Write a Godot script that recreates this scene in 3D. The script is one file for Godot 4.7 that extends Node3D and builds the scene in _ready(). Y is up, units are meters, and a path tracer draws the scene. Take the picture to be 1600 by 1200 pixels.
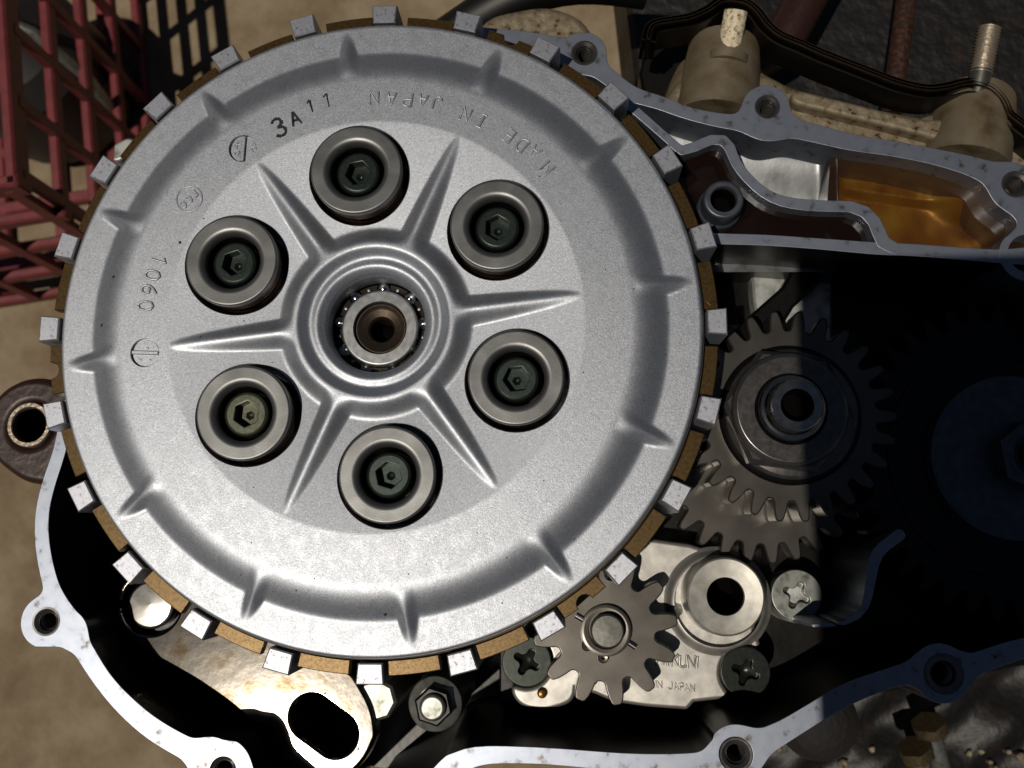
extends Node3D
# A motorcycle clutch with its cover off, in an open crankcase lying on the ground in the sun.
# Lengths inside the builders are millimetres; heights are measured from the flange of the
# pressure plate. BASE lifts that level above the ground.

const MM := 0.001
const BASE := 300.0

var M := {}
var rng := RandomNumberGenerator.new()
var used := {}


# ------------------------------------------------------------------ small helpers
func V(x: float, y: float, z: float) -> Vector3:
	return Vector3(x, y, z)


func pts(a: Array) -> PackedVector2Array:
	var o := PackedVector2Array()
	for i in range(0, a.size(), 2):
		o.append(Vector2(a[i], a[i + 1]))
	return o


func numbered(called: String) -> String:
	if not used.has(called):
		used[called] = 0
		return called
	used[called] += 1
	return "%s_%03d" % [called, used[called]]


class Geo:
	var v := PackedVector3Array()
	var n := PackedVector3Array()
	var ix := PackedInt32Array()

	func vert(p: Vector3, m: Vector3) -> int:
		v.append(p * 0.001)
		n.append(m)
		return v.size() - 1

	func face(a: int, b: int, c: int) -> void:
		var g := (v[b] - v[a]).cross(v[c] - v[a])
		if g.dot(n[a] + n[b] + n[c]) > 0.0:
			ix.append_array([a, c, b])
		else:
			ix.append_array([a, b, c])

	func quad(a: int, b: int, c: int, d: int) -> void:
		face(a, b, c)
		face(a, c, d)

	func flat(a: Vector3, b: Vector3, c: Vector3, away: Vector3) -> void:
		var m := (b - a).cross(c - a).normalized()
		if m.dot(away) < 0.0:
			m = -m
		face(vert(a, m), vert(b, m), vert(c, m))

	func flat4(a: Vector3, b: Vector3, c: Vector3, d: Vector3, away: Vector3) -> void:
		var m := (c - a).cross(d - b).normalized()
		if m.dot(away) < 0.0:
			m = -m
		quad(vert(a, m), vert(b, m), vert(c, m), vert(d, m))

	func mesh() -> ArrayMesh:
		var a := []
		a.resize(Mesh.ARRAY_MAX)
		a[Mesh.ARRAY_VERTEX] = v
		a[Mesh.ARRAY_NORMAL] = n
		a[Mesh.ARRAY_INDEX] = ix
		var m := ArrayMesh.new()
		m.add_surface_from_arrays(Mesh.PRIMITIVE_TRIANGLES, a)
		return m


# profile of (radius, height), swept round the y axis through c
func lathe(g: Geo, given: PackedVector2Array, seg := 64, c := Vector3.ZERO, soft := 40.0) -> void:
	var prof := PackedVector2Array()
	for i in given.size():
		prof.append(given[i])
		if i < given.size() - 1 and given[i].distance_to(given[i + 1]) > 0.8:
			prof.append(given[i].move_toward(given[i + 1], 0.2))
			prof.append(given[i + 1].move_toward(given[i], 0.2))
	var e := prof.size() - 1
	var nn: Array[Vector2] = []
	for i in e:
		var d := prof[i + 1] - prof[i]
		nn.append(Vector2(d.y, -d.x).normalized() * -1.0)
	# outward = to the left of travel from the axis side up: the caller lists profiles from the top centre outwards and down
	for i in e:
		var n0 := nn[i]
		var n1 := nn[i]
		if i > 0 and rad_to_deg(absf(nn[i].angle_to(nn[i - 1]))) < soft:
			n0 = (nn[i] + nn[i - 1]).normalized()
		if i < e - 1 and rad_to_deg(absf(nn[i].angle_to(nn[i + 1]))) < soft:
			n1 = (nn[i] + nn[i + 1]).normalized()
		var first := g.v.size()
		for k in seg + 1:
			var t := TAU * k / seg
			var u := Vector3(cos(t), 0, sin(t))
			g.vert(c + u * prof[i].x + Vector3(0, prof[i].y, 0), u * n0.x + Vector3(0, n0.y, 0))
			g.vert(c + u * prof[i + 1].x + Vector3(0, prof[i + 1].y, 0), u * n1.x + Vector3(0, n1.y, 0))
		for k in seg:
			var a := first + k * 2
			g.quad(a, a + 1, a + 3, a + 2)


# a closed outline (x, z) raised from y0 to y1 with a chamfered upper edge
func prism(g: Geo, poly: PackedVector2Array, y0: float, y1: float, bev := 0.25, soft := 40.0, bottom := false) -> void:
	if Geometry2D.is_polygon_clockwise(poly):
		poly.reverse()
	var m := poly.size()
	var en: Array[Vector2] = []
	for i in m:
		var d := poly[(i + 1) % m] - poly[i]
		en.append(Vector2(d.y, -d.x).normalized())
	var mid := PackedVector2Array()
	for i in m:
		var b := en[i] + en[(i + m - 1) % m]
		var l := b.normalized()
		mid.append(poly[i] - l * bev / maxf(0.4, l.dot(en[i])))
	var tri := Geometry2D.triangulate_polygon(mid)
	var up := Vector3.UP
	var base := g.v.size()
	for q in mid:
		g.vert(Vector3(q.x, y1, q.y), up)
	for i in range(0, tri.size(), 3):
		g.face(base + tri[i], base + tri[i + 1], base + tri[i + 2])
	if bottom:
		tri = Geometry2D.triangulate_polygon(poly)
		base = g.v.size()
		for q in poly:
			g.vert(Vector3(q.x, y0, q.y), -up)
		for i in range(0, tri.size(), 3):
			g.face(base + tri[i], base + tri[i + 1], base + tri[i + 2])
	for i in m:
		var j := (i + 1) % m
		var na := en[i]
		var nb := en[i]
		if rad_to_deg(absf(en[i].angle_to(en[(i + m - 1) % m]))) < soft:
			na = (en[i] + en[(i + m - 1) % m]).normalized()
		if rad_to_deg(absf(en[i].angle_to(en[j]))) < soft:
			nb = (en[i] + en[j]).normalized()
		var a3 := Vector3(na.x, 0, na.y)
		var b3 := Vector3(nb.x, 0, nb.y)
		var yb := y1 - bev
		if bev > 0.0:
			var s0 := g.vert(Vector3(mid[i].x, y1, mid[i].y), (a3 + up).normalized())
			var s1 := g.vert(Vector3(mid[j].x, y1, mid[j].y), (b3 + up).normalized())
			var s2 := g.vert(Vector3(poly[j].x, yb, poly[j].y), (b3 + up).normalized())
			var s3 := g.vert(Vector3(poly[i].x, yb, poly[i].y), (a3 + up).normalized())
			g.quad(s0, s1, s2, s3)
		var w0 := g.vert(Vector3(poly[i].x, yb, poly[i].y), a3)
		var w1 := g.vert(Vector3(poly[j].x, yb, poly[j].y), b3)
		var w2 := g.vert(Vector3(poly[j].x, y0, poly[j].y), b3)
		var w3 := g.vert(Vector3(poly[i].x, y0, poly[i].y), a3)
		g.quad(w0, w1, w2, w3)


# a round bar along a path, ends closed
func tube(g: Geo, path: PackedVector3Array, rad: float, seg := 8, tip := -1.0) -> void:
	var m := path.size()
	var side := Vector3.UP
	var first := g.v.size()
	for i in m:
		var t := (path[mini(i + 1, m - 1)] - path[maxi(i - 1, 0)]).normalized()
		if i == 0:
			side = t.cross(Vector3.RIGHT if absf(t.x) < 0.8 else Vector3.UP).normalized()
		side = (side - t * side.dot(t)).normalized()
		var other := t.cross(side)
		var r := rad if tip < 0.0 else lerpf(rad, tip, float(i) / (m - 1))
		for k in seg:
			var a := TAU * k / seg
			var d := side * cos(a) + other * sin(a)
			g.vert(path[i] + d * r, d)
	for i in m - 1:
		for k in seg:
			var a := first + i * seg + k
			var b := first + i * seg + (k + 1) % seg
			g.quad(a, b, b + seg, a + seg)
	for e in 2:
		var i := 0 if e == 0 else m - 1
		var t := (path[0] - path[1]).normalized() if e == 0 else (path[m - 1] - path[m - 2]).normalized()
		var c := g.vert(path[i], t)
		var s := g.v.size()
		for k in seg:
			g.vert(g.v[first + i * seg + k] * 1000.0, t)
		for k in seg:
			g.face(c, s + k, s + (k + 1) % seg)


func box(g: Geo, c: Vector3, size: Vector3, bev := 0.3, turn := 0.0) -> void:
	var p := PackedVector2Array()
	for s in [[-1, -1], [1, -1], [1, 1], [-1, 1]]:
		p.append(Vector2(s[0] * size.x / 2, s[1] * size.z / 2).rotated(turn) + Vector2(c.x, c.z))
	prism(g, p, c.y - size.y / 2, c.y + size.y / 2, bev, 40.0, true)


# a plane shape kept as signed distances on a grid, then raised with rounded edges
class Shape:
	var lo: Vector2
	var cell: float
	var nx: int
	var nz: int
	var d := PackedFloat32Array()

	func _init(a: Vector2, b: Vector2, size: float) -> void:
		lo = a
		cell = size
		nx = int((b.x - a.x) / size) + 2
		nz = int((b.y - a.y) / size) + 2
		d.resize(nx * nz)
		d.fill(50.0)

	func span(a: Vector2, b: Vector2) -> Rect2i:
		var x0 := clampi(int((a.x - lo.x) / cell), 0, nx)
		var z0 := clampi(int((a.y - lo.y) / cell), 0, nz)
		var x1 := clampi(int((b.x - lo.x) / cell) + 2, 0, nx)
		var z1 := clampi(int((b.y - lo.y) / cell) + 2, 0, nz)
		return Rect2i(x0, z0, x1 - x0, z1 - z0)

	func blend(i: int, e: float, k: float) -> void:
		var o := d[i]
		var h := maxf(k - absf(o - e), 0.0) / k
		d[i] = minf(o, e) - h * h * k * 0.25

	func bar(a: Vector2, b: Vector2, ra: float, rb: float, k := 1.5) -> void:
		var m := maxf(ra, rb) + 8.0
		var s := span(Vector2(minf(a.x, b.x) - m, minf(a.y, b.y) - m), Vector2(maxf(a.x, b.x) + m, maxf(a.y, b.y) + m))
		var ab := b - a
		var ll := maxf(ab.length_squared(), 1e-6)
		for z in range(s.position.y, s.end.y):
			for x in range(s.position.x, s.end.x):
				var p := lo + Vector2(x, z) * cell
				var t := clampf((p - a).dot(ab) / ll, 0.0, 1.0)
				blend(z * nx + x, p.distance_to(a + ab * t) - lerpf(ra, rb, t), k)

	# x, z, half width triples
	func chain(a: Array, k := 0.05) -> void:
		if a.size() == 6:
			bar(Vector2(a[0], a[1]), Vector2(a[3], a[4]), a[2], a[5], k)
			return
		var p: Array[Vector3] = []
		for i in range(0, a.size(), 3):
			p.append(Vector3(a[i], a[i + 1], a[i + 2]))
		for i in p.size() - 1:
			var before := p[maxi(i - 1, 0)]
			var after := p[mini(i + 2, p.size() - 1)]
			var n := clampi(int(p[i].distance_to(p[i + 1]) / 2.0), 1, 5)
			for j in n:
				var u := p[i].cubic_interpolate(p[i + 1], before, after, float(j) / n)
				var w := p[i].cubic_interpolate(p[i + 1], before, after, (j + 1.0) / n)
				bar(Vector2(u.x, u.y), Vector2(w.x, w.y), u.z, w.z, k)

	func area(poly: PackedVector2Array, k := 1.5) -> void:
		var a := poly[0]
		var b := poly[0]
		for q in poly:
			a = a.min(q)
			b = b.max(q)
		var s := span(a - Vector2(8, 8), b + Vector2(8, 8))
		for z in range(s.position.y, s.end.y):
			for x in range(s.position.x, s.end.x):
				var p := lo + Vector2(x, z) * cell
				var e := 1e9
				for i in poly.size():
					e = minf(e, p.distance_to(Geometry2D.get_closest_point_to_segment(p, poly[i], poly[(i + 1) % poly.size()])))
				blend(z * nx + x, -e if Geometry2D.is_point_in_polygon(p, poly) else e, k)

	func hole(c: Vector2, r: float) -> void:
		var s := span(c - Vector2(r + 6, r + 6), c + Vector2(r + 6, r + 6))
		for z in range(s.position.y, s.end.y):
			for x in range(s.position.x, s.end.x):
				var i := z * nx + x
				d[i] = maxf(d[i], r - (lo + Vector2(x, z) * cell).distance_to(c))

	func slot(a: Vector2, b: Vector2, r: float) -> void:
		var m := Vector2(r + 6, r + 6)
		var s := span(a.min(b) - m, a.max(b) + m)
		for z in range(s.position.y, s.end.y):
			for x in range(s.position.x, s.end.x):
				var i := z * nx + x
				var p := lo + Vector2(x, z) * cell
				d[i] = maxf(d[i], r - p.distance_to(Geometry2D.get_closest_point_to_segment(p, a, b)))

	func at(p: Vector2) -> float:
		var q := (p - lo) / cell
		var x := clampi(int(q.x), 0, nx - 2)
		var z := clampi(int(q.y), 0, nz - 2)
		var f := Vector2(clampf(q.x - x, 0, 1), clampf(q.y - z, 0, 1))
		var i := z * nx + x
		return lerpf(lerpf(d[i], d[i + 1], f.x), lerpf(d[i + nx], d[i + nx + 1], f.x), f.y)

	func grad(p: Vector2) -> Vector2:
		var e := cell
		return Vector2(at(p + Vector2(e, 0)) - at(p - Vector2(e, 0)), at(p + Vector2(0, e)) - at(p - Vector2(0, e))).normalized()

	func raise(g: Geo, y0: float, y1: float, bev := 0.4, draft := 0.3, side: Geo = null) -> void:
		var up := Vector3.UP
		var wg := side if side else g
		for z in nz - 1:
			var run := -1
			for x in nx:
				var full := false
				var i := z * nx + x
				if x < nx - 1:
					full = d[i] + bev < 0.0 and d[i + 1] + bev < 0.0 and d[i + nx] + bev < 0.0 and d[i + nx + 1] + bev < 0.0
				if full:
					if run < 0:
						run = x
					continue
				if run >= 0:
					var a := lo + Vector2(run, z) * cell
					var b := lo + Vector2(x, z + 1) * cell
					g.quad(g.vert(Vector3(a.x, y1, a.y), up), g.vert(Vector3(b.x, y1, a.y), up), g.vert(Vector3(b.x, y1, b.y), up), g.vert(Vector3(a.x, y1, b.y), up))
					run = -1
				if x == nx - 1:
					continue
				var s := [d[i] + bev, d[i + 1] + bev, d[i + nx + 1] + bev, d[i + nx] + bev]
				if s[0] >= 0.0 and s[1] >= 0.0 and s[2] >= 0.0 and s[3] >= 0.0:
					continue
				var c := [lo + Vector2(x, z) * cell, lo + Vector2(x + 1, z) * cell, lo + Vector2(x + 1, z + 1) * cell, lo + Vector2(x, z + 1) * cell]
				var poly: Array[Vector2] = []
				var leaves: Array[bool] = []
				for k in 4:
					var j := (k + 1) % 4
					if s[k] < 0.0:
						poly.append(c[k])
						leaves.append(false)
					if (s[k] < 0.0) != (s[j] < 0.0):
						poly.append(c[k].lerp(c[j], s[k] / (s[k] - s[j])))
						leaves.append(s[k] < 0.0)
				var o := g.v.size()
				for q in poly:
					g.vert(Vector3(q.x, y1, q.y), up)
				for k in range(1, poly.size() - 1):
					g.face(o, o + k, o + k + 1)
				for k in poly.size():
					if not leaves[k]:
						continue
					var p := poly[k]
					var q := poly[(k + 1) % poly.size()]
					var np := grad(p)
					var nq := grad(q)
					var a3 := Vector3(np.x, 0, np.y)
					var b3 := Vector3(nq.x, 0, nq.y)
					var p3 := Vector3(p.x, y1, p.y)
					var q3 := Vector3(q.x, y1, q.y)
					# rounded edge in two facets
					var h1 := 0.7071
					var pm := p3 + a3 * bev * h1 - up * bev * (1.0 - h1)
					var qm := q3 + b3 * bev * h1 - up * bev * (1.0 - h1)
					var pe := p3 + a3 * bev - up * bev
					var qe := q3 + b3 * bev - up * bev
					var m0 := g.vert(pm, (a3 + up).normalized())
					var m1 := g.vert(qm, (b3 + up).normalized())
					g.quad(g.vert(p3, up), g.vert(q3, up), m1, m0)
					var e0 := g.vert(pe, a3)
					var e1 := g.vert(qe, b3)
					g.quad(m0, m1, e1, e0)
					var f0 := wg.vert(Vector3(pe.x, y0, pe.z) + a3 * draft, a3)
					var f1 := wg.vert(Vector3(qe.x, y0, qe.z) + b3 * draft, b3)
					wg.quad(wg.vert(pe, a3), wg.vert(qe, b3), f1, f0)


# a grid of heights over a four-cornered area (x, z)
func patch(g: Geo, a: Vector2, b: Vector2, c: Vector2, e: Vector2, nx: int, nz: int, h: Callable) -> void:
	var p := PackedVector3Array()
	for j in nz + 1:
		for i in nx + 1:
			var u := float(i) / nx
			var w := float(j) / nz
			var q := a.lerp(b, u).lerp(e.lerp(c, u), w)
			p.append(Vector3(q.x, h.call(u, w), q.y))
	var o := g.v.size()
	for j in nz + 1:
		for i in nx + 1:
			var du := p[j * (nx + 1) + mini(i + 1, nx)] - p[j * (nx + 1) + maxi(i - 1, 0)]
			var dw := p[mini(j + 1, nz) * (nx + 1) + i] - p[maxi(j - 1, 0) * (nx + 1) + i]
			var m := dw.cross(du).normalized()
			g.vert(p[j * (nx + 1) + i], m if m.y > 0.0 else -m)
	for j in nz:
		for i in nx:
			var k := o + j * (nx + 1) + i
			g.quad(k, k + 1, k + nx + 2, k + nx + 1)


# ------------------------------------------------------------------ nodes
func part(called: String, g: Geo, m: Material, parent: Node3D) -> MeshInstance3D:
	var o := MeshInstance3D.new()
	o.name = called
	o.mesh = g.mesh()
	o.material_override = m
	parent.add_child(o, true)
	return o


func thing(called: String, label: String, category: String, at := Vector3.ZERO, group := "") -> Node3D:
	var o := Node3D.new()
	o.name = numbered(called)
	add_child(o)
	o.position = (at + Vector3(0, BASE, 0)) * MM
	o.set_meta("label", label)
	o.set_meta("category", category)
	if group:
		o.set_meta("group", group)
	return o


func copy(o: Node3D, called: String, label: String, at: Vector3, turn: float) -> Node3D:
	var r: Node3D = o.duplicate()
	r.name = numbered(called)
	add_child(r)
	r.position = (at + Vector3(0, BASE, 0)) * MM
	r.rotation.y = turn
	r.set_meta("label", label)
	return r


# ------------------------------------------------------------------ materials
var tex := {}


func noise(key: String, freq: float, kind := FastNoiseLite.TYPE_SIMPLEX_SMOOTH, oct := 4, stops: Array = [], size := 512, sd := 1) -> NoiseTexture2D:
	if tex.has(key):
		return tex[key]
	var f := FastNoiseLite.new()
	f.noise_type = kind
	f.frequency = freq
	f.fractal_octaves = oct
	f.fractal_type = FastNoiseLite.FRACTAL_FBM if oct > 1 else FastNoiseLite.FRACTAL_NONE
	f.seed = sd
	var t := NoiseTexture2D.new()
	t.width = size
	t.height = size
	t.seamless = true
	t.noise = f
	if stops:
		var gr := Gradient.new()
		var offs := PackedFloat32Array()
		var cols := PackedColorArray()
		for s in stops:
			offs.append(s[0])
			cols.append(s[1])
		gr.offsets = offs
		gr.colors = cols
		t.color_ramp = gr
	tex[key] = t
	return t


func grey(x: float) -> Color:
	return Color(x, x, x)


# tile: millimetres that one repeat of the pattern covers
func mat(called: String, color: Color, metal: float, rough: float, tile := 20.0, albedo: Texture2D = null, relief: Texture2D = null, depth := 0.0, rough_tex: Texture2D = null) -> StandardMaterial3D:
	var m := StandardMaterial3D.new()
	m.resource_name = called
	m.albedo_color = color
	m.metallic = metal
	m.roughness = rough
	m.uv1_triplanar = true
	m.uv1_scale = Vector3.ONE * 1000.0 / tile
	if albedo:
		m.albedo_texture = albedo
	if relief:
		m.heightmap_enabled = true
		m.heightmap_texture = relief
		m.heightmap_scale = depth
	if rough_tex:
		m.roughness_texture = rough_tex
	M[called] = m
	return m


func stained(m: StandardMaterial3D, over: Texture2D, scale_mm := 0.0) -> void:
	m.detail_enabled = true
	m.detail_albedo = over
	m.detail_blend_mode = BaseMaterial3D.BLEND_MODE_MIX


func materials() -> void:
	var grain := noise("grain", 0.35, FastNoiseLite.TYPE_VALUE, 2, [[0.0, grey(0.0)], [1.0, grey(1.0)]], 1024, 3)
	var speck := noise("speck", 0.30, FastNoiseLite.TYPE_VALUE, 2, [[0.0, grey(0.66)], [0.25, grey(0.85)], [0.5, grey(0.9)], [0.75, grey(1.0)], [1.0, grey(1.0)]], 1024, 5)
	var soft := noise("soft", 0.012, FastNoiseLite.TYPE_SIMPLEX_SMOOTH, 5, [[0.0, grey(0.78)], [1.0, grey(1.0)]], 512, 7)
	var rough := noise("rough", 0.03, FastNoiseLite.TYPE_SIMPLEX_SMOOTH, 5, [[0.0, grey(0.7)], [1.0, grey(1.0)]], 512, 8)
	var lump := noise("lump", 0.02, FastNoiseLite.TYPE_SIMPLEX_SMOOTH, 5, [], 512, 9)
	var worn := noise("worn", 0.02, FastNoiseLite.TYPE_SIMPLEX_SMOOTH, 6, [[0.0, Color(0.5, 0.44, 0.38)], [0.16, Color(0.80, 0.77, 0.74)], [0.30, Color(0.93, 0.94, 0.96)], [1.0, Color(1, 1, 1)]], 512, 11)
	var smudge := noise("smudge", 0.014, FastNoiseLite.TYPE_SIMPLEX_SMOOTH, 6, [[0.0, Color(0.55, 0.53, 0.5)], [0.3, Color(0.85, 0.85, 0.85)], [0.6, Color(1, 1, 1)], [1.0, Color(1, 1, 1)]], 512, 12)
	var patchy := noise("patchy", 0.012, FastNoiseLite.TYPE_SIMPLEX_SMOOTH, 7, [[0.0, grey(0.86)], [0.4, grey(0.96)], [0.62, grey(1.0)], [1.0, grey(0.93)]], 1024, 51)
	mat("cast", Color(0.715, 0.735, 0.77), 0.88, 0.53, 55.0, speck, grain, 0.0018, patchy)
	mat("ink", Color(0.05, 0.05, 0.055), 0.0, 0.7, 10.0)
	mat("finger", Color(0.68, 0.69, 0.72), 0.9, 0.46, 14.0, worn, grain, 0.0016)
	mat("friction", Color(0.34, 0.275, 0.155), 0.65, 0.33, 16.0, noise("gold", 0.03, FastNoiseLite.TYPE_SIMPLEX_SMOOTH, 5, [[0.0, Color(0.72, 0.64, 0.55)], [0.5, Color(0.92, 0.89, 0.85)], [1.0, Color(1, 1, 1)]], 512, 14), grain, 0.0012)
	mat("clutch_dark", Color(0.07, 0.055, 0.045), 0.5, 0.5, 20.0, soft)
	mat("lip", Color(0.62, 0.6, 0.58), 0.9, 0.4, 20.0, soft)
	mat("washer", Color(0.51, 0.515, 0.515), 0.9, 0.45, 60.0, soft, grain, 0.001)
	mat("coil", Color(0.32, 0.25, 0.21), 0.85, 0.3, 20.0, soft)
	mat("bolt", Color(0.20, 0.235, 0.22), 0.75, 0.36, 8.0, soft, grain, 0.001)
	mat("bolt_pale", Color(0.34, 0.35, 0.30), 0.8, 0.36, 8.0, soft, grain, 0.001)
	mat("race", Color(0.62, 0.63, 0.64), 0.9, 0.4, 15.0, soft)
	mat("ball", Color(0.75, 0.75, 0.75), 1.0, 0.08)
	mat("cage", Color(0.13, 0.11, 0.09), 0.8, 0.4)
	mat("bore", Color(0.32, 0.275, 0.235), 0.8, 0.38, 10.0, soft)
	mat("hole", Color(0.03, 0.028, 0.026), 0.0, 0.9).metallic_specular = 0.1  # near-black colour stands in for the shade inside bores
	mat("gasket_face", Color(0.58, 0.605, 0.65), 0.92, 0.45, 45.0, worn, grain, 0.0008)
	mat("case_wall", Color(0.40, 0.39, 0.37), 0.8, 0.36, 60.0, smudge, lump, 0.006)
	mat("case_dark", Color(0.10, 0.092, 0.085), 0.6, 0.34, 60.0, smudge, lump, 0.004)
	mat("cavity_shade", Color(0.06, 0.055, 0.05), 0.2, 0.4, 60.0, smudge, lump, 0.006)  # oily floor, near-black so the sunlit cavity reads as shade
	mat("throat", Color(0.10, 0.095, 0.09), 0.6, 0.5, 20.0, soft)  # darker than the washer metal: shade down the cup painted in
	mat("case_light", Color(0.70, 0.71, 0.70), 0.7, 0.5, 50.0, smudge, grain, 0.0015)
	mat("chamber", Color(0.54, 0.55, 0.56), 0.9, 0.4, 60.0, smudge, lump, 0.004)
	var amber := noise("amber", 0.006, FastNoiseLite.TYPE_SIMPLEX_SMOOTH, 3, [[0.0, Color(0.46, 0.24, 0.06)], [0.45, Color(0.78, 0.52, 0.14)], [1.0, Color(0.96, 0.78, 0.30)]], 512, 21)
	mat("stained_floor", Color(1, 1, 1), 0.3, 0.4, 60.0, amber, lump, 0.02)
	for e in [["oil_deep", Color(0.17, 0.095, 0.01, 0.6)], ["oil_dark", Color(0.075, 0.032, 0.008, 0.92)]]:
		var oil := mat(e[0], e[1], 0.0, 0.04)
		oil.uv1_triplanar = false
		oil.transparency = BaseMaterial3D.TRANSPARENCY_ALPHA
	var dirt := noise("dirt", 0.024, FastNoiseLite.TYPE_SIMPLEX_SMOOTH, 6, [[0.0, Color(0.22, 0.14, 0.09)], [0.2, Color(0.34, 0.25, 0.17)], [0.25, Color(0.56, 0.50, 0.42)], [0.7, Color(0.68, 0.64, 0.57)], [1.0, Color(0.74, 0.71, 0.65)]], 512, 23)
	mat("crusty", Color(0.74, 0.73, 0.69), 0.35, 0.6, 38.0, dirt, lump, 0.02)
	mat("crusty_smooth", Color(0.70, 0.69, 0.66), 0.5, 0.5, 60.0, noise("tan", 0.012, FastNoiseLite.TYPE_SIMPLEX_SMOOTH, 5, [[0.0, Color(0.42, 0.34, 0.25)], [0.3, Color(0.60, 0.54, 0.44)], [0.6, Color(0.68, 0.63, 0.55)], [1.0, Color(0.72, 0.70, 0.65)]], 512, 41), lump, 0.01)
	mat("stud_white", Color(0.85, 0.82, 0.74), 0.1, 0.75, 14.0, noise("flake", 0.016, FastNoiseLite.TYPE_SIMPLEX_SMOOTH, 4, [[0.0, Color(0.25, 0.13, 0.06)], [0.30, Color(0.45, 0.3, 0.18)], [0.38, Color(0.9, 0.88, 0.82)], [1.0, Color(1, 1, 1)]], 512, 25), lump, 0.02)
	mat("bush", Color(0.62, 0.57, 0.50), 0.7, 0.45, 14.0, worn, lump, 0.01)
	mat("stud_steel", Color(0.42, 0.42, 0.40), 0.8, 0.4, 9.0, soft)
	mat("rust", Color(0.62, 0.5, 0.4), 0.2, 0.75, 22.0, noise("rusty", 0.02, FastNoiseLite.TYPE_SIMPLEX_SMOOTH, 6, [[0.0, Color(0.07, 0.04, 0.03)], [0.45, Color(0.26, 0.16, 0.1)], [0.7, Color(0.42, 0.28, 0.18)], [1.0, Color(0.6, 0.48, 0.35)]], 512, 27), lump, 0.03)
	mat("rust_dark", Color(0.15, 0.10, 0.08), 0.0, 0.8, 22.0, tex["rusty"], lump, 0.02)
	mat("brown_paint", Color(0.20, 0.11, 0.09), 0.1, 0.45, 40.0, rough, lump, 0.01)
	mat("gasket_dark", Color(0.075, 0.06, 0.05), 0.5, 0.42, 30.0, rough)
	mat("gasket_edge", Color(0.26, 0.21, 0.165), 0.8, 0.35, 30.0, rough)
	mat("steel", Color(0.40, 0.39, 0.385), 0.8, 0.38, 22.0, soft, grain, 0.0006, rough)
	mat("steel_bright", Color(0.72, 0.71, 0.69), 1.0, 0.2, 18.0, soft)
	mat("gear", Color(0.36, 0.345, 0.325), 0.8, 0.38, 70.0, soft, grain, 0.0008)
	mat("turned", Color(0.80, 0.79, 0.76), 0.8, 0.4, 30.0, soft)
	for k in ["gear", "steel"]:
		M[k].clearcoat_enabled = true
		M[k].clearcoat = 0.5
		M[k].clearcoat_roughness = 0.22
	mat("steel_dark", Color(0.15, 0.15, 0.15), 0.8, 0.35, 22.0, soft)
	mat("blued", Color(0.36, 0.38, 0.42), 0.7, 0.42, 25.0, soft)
	mat("bracket", Color(0.42, 0.40, 0.37), 1.0, 0.13, 45.0, noise("heat", 0.01, FastNoiseLite.TYPE_SIMPLEX_SMOOTH, 4, [[0.0, Color(0.78, 0.68, 0.58)], [0.25, Color(0.93, 0.9, 0.85)], [0.4, Color(1, 1, 1)], [1.0, Color(0.92, 0.95, 1)]], 512, 31), lump, 0.001)
	mat("pump", Color(0.74, 0.73, 0.71), 0.8, 0.46, 30.0, soft, grain, 0.0015)
	mat("screw_dark", Color(0.20, 0.22, 0.20), 0.7, 0.3, 12.0, soft)
	mat("screw_zinc", Color(0.56, 0.57, 0.55), 0.8, 0.42, 30.0, smudge)
	mat("brass", Color(0.62, 0.44, 0.20), 0.9, 0.3, 12.0, soft)
	mat("dull_bolt", Color(0.42, 0.37, 0.28), 0.8, 0.45, 12.0, smudge)
	mat("crate_red", Color(0.45, 0.17, 0.185), 0.0, 0.5, 60.0, soft)
	mat("rubber", Color(0.03, 0.028, 0.028), 0.0, 0.5, 30.0, rough)
	mat("black_plastic", Color(0.02, 0.02, 0.022), 0.0, 0.4)
	mat("jug", Color(0.12, 0.11, 0.11), 0.0, 0.45)
	tex.erase("concrete")
	mat("ground", Color(0.88, 0.88, 0.87), 0.0, 0.9, 420.0, noise("concrete", 0.008, FastNoiseLite.TYPE_SIMPLEX_SMOOTH, 8, [[0.0, Color(0.44, 0.37, 0.28)], [0.4, Color(0.52, 0.45, 0.36)], [0.6, Color(0.56, 0.50, 0.41)], [1.0, Color(0.63, 0.57, 0.48)]], 1024, 33), grain, 0.03)
	tex["concrete"].noise.fractal_gain = 0.68
	mat("muck", Color(0.27, 0.25, 0.235), 0.0, 0.55, 90.0, noise("mud", 0.014, FastNoiseLite.TYPE_SIMPLEX_SMOOTH, 6, [[0.0, Color(0.06, 0.05, 0.045)], [0.5, Color(0.15, 0.12, 0.1)], [0.66, Color(0.26, 0.2, 0.16)], [0.8, Color(0.40, 0.32, 0.25)], [1.0, Color(0.55, 0.46, 0.36)]], 512, 35), lump, 0.05)


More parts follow.
